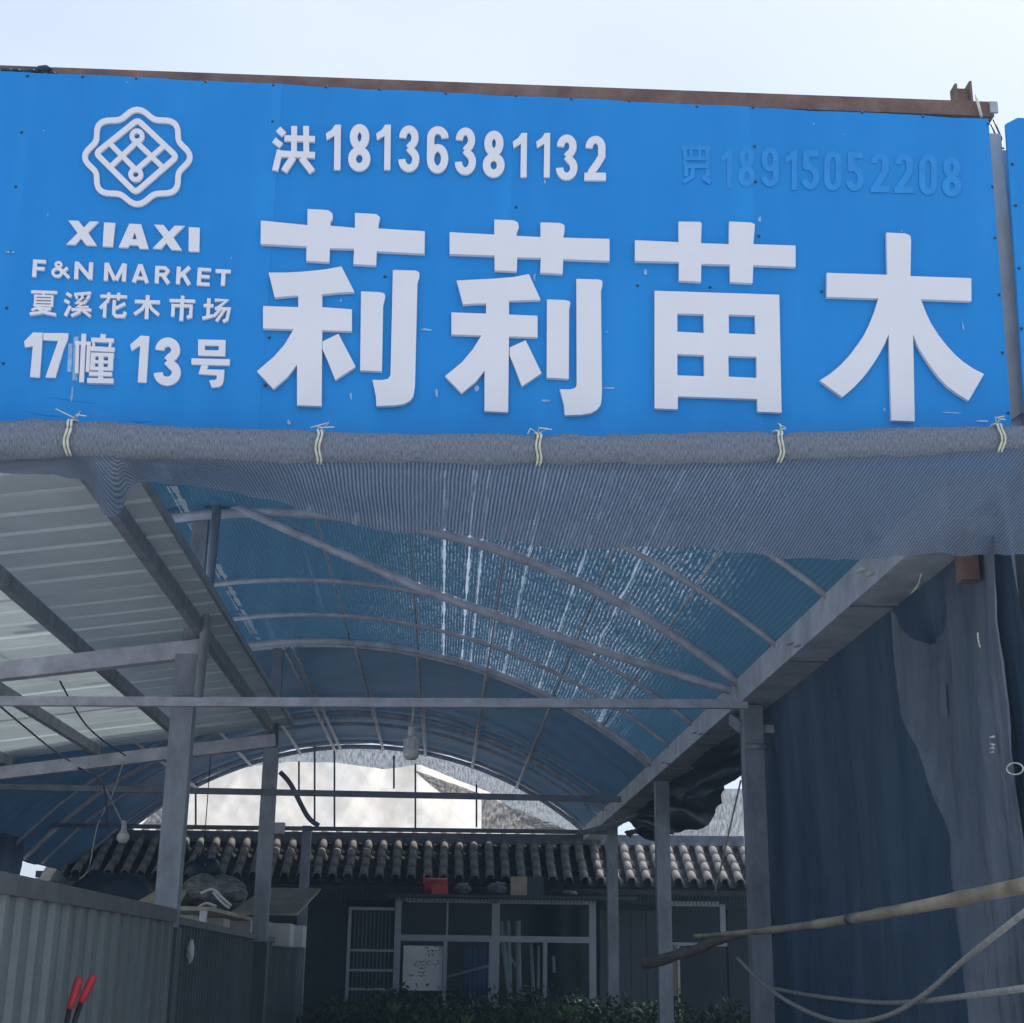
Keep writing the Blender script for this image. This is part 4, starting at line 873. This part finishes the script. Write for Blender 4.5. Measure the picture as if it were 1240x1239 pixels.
# ------------------------------------------------------------------ white tarp and nets beyond the house
def wt(u, v):
    x = -5.6+8.0*u; 
    z0 = at(400, 1004, Y=22.3).z - .5
    tops = [(-5.6, 3.75), (-4.6, 4.1), (-3.9, 4.35), (-2.5, 4.62), (-1.75, 4.62), (-1.0, 4.52), (-.42, 4.62), (.2, 4.38), (.7, 4.2), (1.2, 3.75), (2.4, 3.2)]
    for i in range(len(tops)-1):
        if tops[i][0] <= x <= tops[i+1][0]+1e-6: zt_ = tops[i][1]+(tops[i+1][1]-tops[i][1])*(x-tops[i][0])/(tops[i+1][0]-tops[i][0])
    z = z0+(zt_-z0)*v
    fold = .16*abs(math.sin(x*1.45-v*1.7+.6*noise(x*.8, 2)))**.7+.03*noise(x*1.3+v*3.6, 2)+.04*noise(x*2.3-v*4.0, 5)+.05*max(0, noise(x*3.3-v*6.0, 8))+.014*noise(x*6.3+v*5.1, 3)+.008*noise(x*17-v*6, 1)
    return (x*(1+.08*v), 22.3+2.3*v+fold, z+(z-1.6)*.085*v)
wtp = grid('white_tarp', wt, 120, 24, 'white_tarp'); tag(wtp, 'large white tarp sagging in folds in the sun behind the tile roof', 'tarp')
mb = MB()
for P in ([(460, 1003), (490, 985), (520, 965)], [(520, 1003), (545, 985), (568, 960)], [(260, 995), (275, 975)], [(430, 1000), (460, 975)]):
    pass
gn = grid('grey_net', lambda u, v: (-4.6+6.9*u, 24.9+.04*noise(u*30, 1), 3.5+(1.7-.9*abs(u-.45)**1.5*2)*v), 60, 8, 'net_grey', uvs=(6.9, 1.5))
tag(gn, 'sheer grey net hanging in the sun behind the white tarp', 'net')
def cn(u, v):
    a_ = at(583+105*u, 962+43*u, Y=20.0); b_ = at(583+100*u, 1006, Y=20.0); q = a_.lerp(b_, v)
    return (q.x, 20.0+.06*noise(u*12+v*5, 1)+.03*noise(v*20+u*9, 3), q.z)
tag(grid('crumpled_net', cn, 40, 16, 'net_grey', uvs=(1.3, .5)), 'crumpled grey net gathered at the right end of the rear arch', 'net')
def cn2(u, v):
    a_ = at(500+85*u, 932+30*u, Y=19.9); b_ = at(503+78*u, 934+32*u+14*math.sin(math.pi*u), Y=19.9); q = a_.lerp(b_, v); return (q.x, 19.9+.05*noise(u*9+v*11, 1), q.z)
tag(grid('gathered_net', cn2, 30, 8, 'net_grey', uvs=(1.0, .4)), 'strip of gathered net drooping along the middle of the rear arch', 'net')
def cn3(u, v):
    a_ = at(170+45*u, 1000-45*u, Y=19.9); b_ = at(185+32*u, 1003-2*u, Y=19.9); q = a_.lerp(b_, v); return (q.x, 19.9+.05*noise(u*9+v*11, 1), q.z)
tag(grid('wrinkled_net', cn3, 30, 8, 'net_grey', uvs=(1.0, .4)), 'wrinkled net scrap at the left foot of the rear arch', 'net')
A_, B_ = r2(793, 962, 902, 1010, 20.9)
tag(grid('net_screen', lambda u, v: (A_.x-.3+(B_.x-A_.x+.6)*u, 20.9+.02*noise(u*20, 2), B_.z-.25+(A_.z-B_.z+.35)*v), 30, 8, 'net_grey', uvs=(1.8, .8)), 'sunlit coarse net screen above the right end of the tile roof', 'net')

# ------------------------------------------------------------------ left background: dark screen, shelf and clutter
scr = grid('side_curtain', lambda u, v: (-4.6+.05*noise(u*9+v*3, 1), 12.0+4.3*u, .02+2.85*v), 40, 20, 'curtain_net')
tag(scr, 'dark ragged net curtain closing the far left side of the vault beyond the fence', 'curtain')
mesh_floor = mesh('shed_floor', [(-8, 5.0, .004), (8, 5.0, .004), (8, 24, .004), (-8, 24, .004)], [(0, 1, 2, 3)], 'soil'); mesh_floor['kind'] = 'structure'
rn = grid('sun_block_vault', lambda u, v: (1.865+6.0*u, 5.02+11.7*v, 3.40+1.06*math.sin(math.pi*u)**.8), 40, 30, 'tarp_dark')  # out of view, added to shade the flap from the right
tag(rn, 'unseen dark tarp vault beyond the right gutter added to keep sun off the net flap', 'tarp')
A_, B_ = r2(60, 1005, 112, 1082, 19.4)
lb = thing('white_board_stack', 'sunlit white boards stacked beside the far left screen', 'boards', (A_.x, 19.4, 0))
for k in range(4): MB().box((A_.x+.14*k, 19.4+.03*k, 0), (A_.x+.14*k+.13, 19.425+.03*k, B_.z+.1-.05*k)).out('board', 'white_plastic', lb)
tag(tube('pale_hose', catmull([at(104, 1022, Y=19.2), at(92, 1038, Y=19.2), at(80, 1052, Y=19.2), at(72, 1062, Y=19.2), at(66, 1060, Y=19.2)], 5), .035, 'white_plastic', None, 8), 'thick pale hose hooked over the tiles at the far left', 'hose')
sh = thing('shelf_table', 'pale shelf table behind the fence carrying boxes and bags', 'table', (-2.2, 12.4, 0))
zs = at(300, 1108, Y=13).z
box('top', (-2.6, 11.2, zs-.03), (-1.72, 15.6, zs), 'pale_wood', sh)
for x in (-2.55, -1.78):
    for y in (11.25, 15.5): box('leg', (x-.025, y-.025, 0), (x+.025, y+.025, zs-.031), 'white_plastic', sh)
c = at(256, 1096, Y=11.8)
mb = MB(); mb.ball((c.x, 11.8, zs+.13), .27, 14, (1.05, .8, .5)); V = [v+Vector((.03*noise(v.z*25+v.x*14, 1), .0, .03*noise(v.x*17+v.y*8, 3))) for v in mb.V]; V = [Vector((v.x, v.y, max(v.z, zs+.001))) for v in V]
tag(mesh('cloth_bundle', V, mb.F, 'bag', None, True), 'black plastic bundle streaked with white on the shelf behind the fence', 'bundle')
for P in ([(243, 1082), (258, 1077), (270, 1088), (280, 1097)], [(258, 1080), (268, 1092), (278, 1100)], [(238, 1100), (250, 1094), (262, 1098)]):
    tag(tube('plastic_strip', catmull([at(x, y, Y=11.52) for x, y in P], 4), .011, 'white_plastic', None, 5), 'thin white plastic strip lying over the black bundle', 'strip', 'white strips on the bundle')
A_, B_ = r2(300, 1085, 365, 1112, 13.4)
cb = thing('cardboard_flap', 'tan cardboard sheet propped on the shelf between the left posts', 'cardboard', (A_.x, 13.4, zs))
mesh('sheet', [(A_.x-.1, 13.0, zs), (B_.x, 13.0, zs), (B_.x+.12, 13.9, zs+.26), (A_.x+.1, 13.9, zs+.26), (A_.x-.1, 13.0, zs+.015), (B_.x, 13.0, zs+.015), (B_.x+.12, 13.9, zs+.275), (A_.x+.1, 13.9, zs+.275)], [(3, 2, 1, 0), (4, 5, 6, 7), (0, 1, 5, 4), (1, 2, 6, 5), (2, 3, 7, 6), (3, 0, 4, 7)], 'cardboard', cb)
A_, B_ = r2(175, 1082, 205, 1100, 11.5)
tag(mesh('cardboard_tray', [(A_.x-.05, 11.3, zs), (B_.x+.1, 11.3, zs), (B_.x+.1, 11.8, zs+.17), (A_.x+.1, 11.8, zs+.17), (A_.x-.05, 11.3, zs+.01), (B_.x+.1, 11.3, zs+.01), (B_.x+.1, 11.8, zs+.18), (A_.x+.1, 11.8, zs+.18)], [(3, 2, 1, 0), (4, 5, 6, 7), (0, 1, 5, 4), (1, 2, 6, 5), (2, 3, 7, 6), (3, 0, 4, 7)], 'cardboard'), 'small tan cardboard lid tilted up beside the left post', 'cardboard')
for k, x in enumerate((222, 258, 292, 340, 356)):
    c = at(x, 1120, Y=12.2+.7*k); tag(box('white_crate', (c.x-.11, 12.1+.7*k, zs-.24), (c.x+.10, 12.5+.7*k, zs-.035), 'white_plastic'), 'white foam crate on the rack under the shelf behind the fence', 'crate', 'white crates under the shelf')
box('lower_shelf', (-2.6, 11.2, zs-.27), (-1.72, 15.6, zs-.242), 'pale_wood', sh)
mb = MB(); c = at(135, 1078, Y=14.5); mb.ball((c.x, 14.5, c.z-.05), .5, 12, (.9, .6, .45)); V = [v+Vector((.05*noise(v.z*9+v.x*5, 1), 0, .05*noise(v.x*9, 3))) for v in mb.V]
hb = thing('dark_heap', 'dark heap of folded black tarp on a stand beyond the fence', 'heap', (c.x, 14.5, 0)); mesh('tarp', V, mb.F, 'tarp_black', hb, True); box('stand', (c.x-.4, 14.3, 0), (c.x+.4, 14.7, c.z-.15), 'dark_board', hb)
mb = MB(); c = at(245, 1052, Y=18); mb.ball((c.x, 18, c.z), .22, 10, (1, .6, .6)); V = [v+Vector((.04*noise(v.z*19+v.x*15, 1), 0, .04*noise(v.x*19, 3))) for v in mb.V]
hb = thing('cable_coil', 'dark coil of cable hung in front of the tile roof between the posts', 'cable coil', (c.x, 18, c.z)); mesh('coil', V, mb.F, 'tarp_black', hb, True)
tube('hook_stick', [(c.x+.05, 17.9, c.z+.05), (c.x-.12, 17.9, c.z-.42)], .014, 'rope', hb); tube('hanger', [(c.x, 18, c.z+.1), (c.x, 18, zarc(c.x))], .006, 'black_metal', hb)

# ------------------------------------------------------------------ nursery shrubs at the bottom
def shrub(x, y, h, r, n, m='leaf'):
    rw = 0 if y < 14 else 1 if y < 16.5 else 2
    t = thing('nursery_shrub', ('low dark green nursery shrub beside the pale seedlings', 'dense dark green nursery shrub in the middle row of the bed', 'dark green nursery shrub in the row right under the house window')[rw], 'shrub', (x, y, 0), ('shrubs by the seedlings', 'middle row of shrubs', 'shrubs under the window')[rw])
    for k in range(5):
        a_ = random.uniform(0, 6.28); tube('stem', [(x, y, 0), (x+.1*math.cos(a_), y+.1*math.sin(a_), h*.5), (x+r*.6*math.cos(a_), y+r*.6*math.sin(a_), h*.9)], [.014, .01, .005], 'bark', t, 5)
    V = []; F = []
    for k in range(n):
        a_ = random.uniform(0, 6.28); q = random.random()**.5*r; zz = random.uniform(.25, 1)
        top_ = h*(1-.22*(q/r)**2+.09*noise(a_*3+q*9, x)); c = Vector((x+q*math.cos(a_), y+q*math.sin(a_), top_*zz if random.random() < .6 else top_*random.uniform(.85, 1.06)))
        d = Vector((random.uniform(-1, 1), random.uniform(-1, 1), random.uniform(-.2, 1.0))).normalized(); s_ = d.cross(Vector((random.uniform(-1, 1), random.uniform(-1, 1), random.uniform(-1, 1)))).normalized()
        l_ = random.uniform(.05, .10); b_ = len(V)
        V += [c, c+d*l_*.5+s_*l_*.22, c+d*l_, c+d*l_*.5-s_*l_*.22]; F.append((b_, b_+1, b_+2, b_+3))
    mesh('foliage', V, F, m, t)
for (x, y, h, r) in [(-1.0, 15.2, 1.28, .45), (-.3, 15.6, 1.36, .5), (.45, 15.2, 1.33, .5), (1.1, 15.5, 1.36, .45), (1.7, 15.0, 1.30, .42), (2.35, 15.4, 1.28, .45), (2.9, 15.2, 1.27, .4), (-.7, 17.2, 1.34, .45), (.1, 17.4, 1.32, .5), (.9, 17.3, 1.36, .5), (1.6, 17.4, 1.30, .45), (2.4, 17.4, 1.26, .45), (-.1, 13.2, 1.20, .4), (.8, 13.0, 1.22, .42), (1.5, 13.2, 1.2, .36)]:
    shrub(x, y, h-.07, r, 1500)
for x, y in ((478, 1222), (566, 1236), (690, 1225)):
    c = at(x, y, Y=12.6); t = thing('leafy_seedling', 'pale green seedling with a few upright leaves among the dark shrubs', 'seedling', (c.x, 12.6, 0), 'pale seedlings')
    tube('stem', [(c.x, 12.6, 0), (c.x, 12.6, c.z)], .006, 'bark', t, 5)
    for k in range(5):
        a_ = k*1.25+.4; d = Vector((math.cos(a_)*.6, math.sin(a_)*.6, .8)).normalized(); s_ = d.cross(Vector((0, 0, 1))).normalized(); b = Vector((c.x, 12.6, c.z-.04))
        mesh('leaf', [b, b+d*.06+s_*.022, b+d*.13, b+d*.06-s_*.022], [(0, 1, 2, 3)], 'leaf_pale', t)

# ------------------------------------------------------------------ thin blue volume added to lift the shadows like lens glare
hz = bpy.data.materials.new('glare_veil'); hz.use_nodes = True; t = hz.node_tree; t.nodes.remove(t.nodes['Principled BSDF'])
pv = t.nodes.new('ShaderNodeVolumePrincipled'); pv.inputs['Color'].default_value = (.50, .76, 1, 1); pv.inputs['Density'].default_value = .0034; pv.inputs['Anisotropy'].default_value = .2
t.links.new(pv.outputs[0], t.nodes['Material Output'].inputs['Volume']); MATS['glare_veil'] = hz
box('glare_veil', (-82, -82, -1), (82, 82, 6), 'glare_veil')['kind'] = 'stuff'
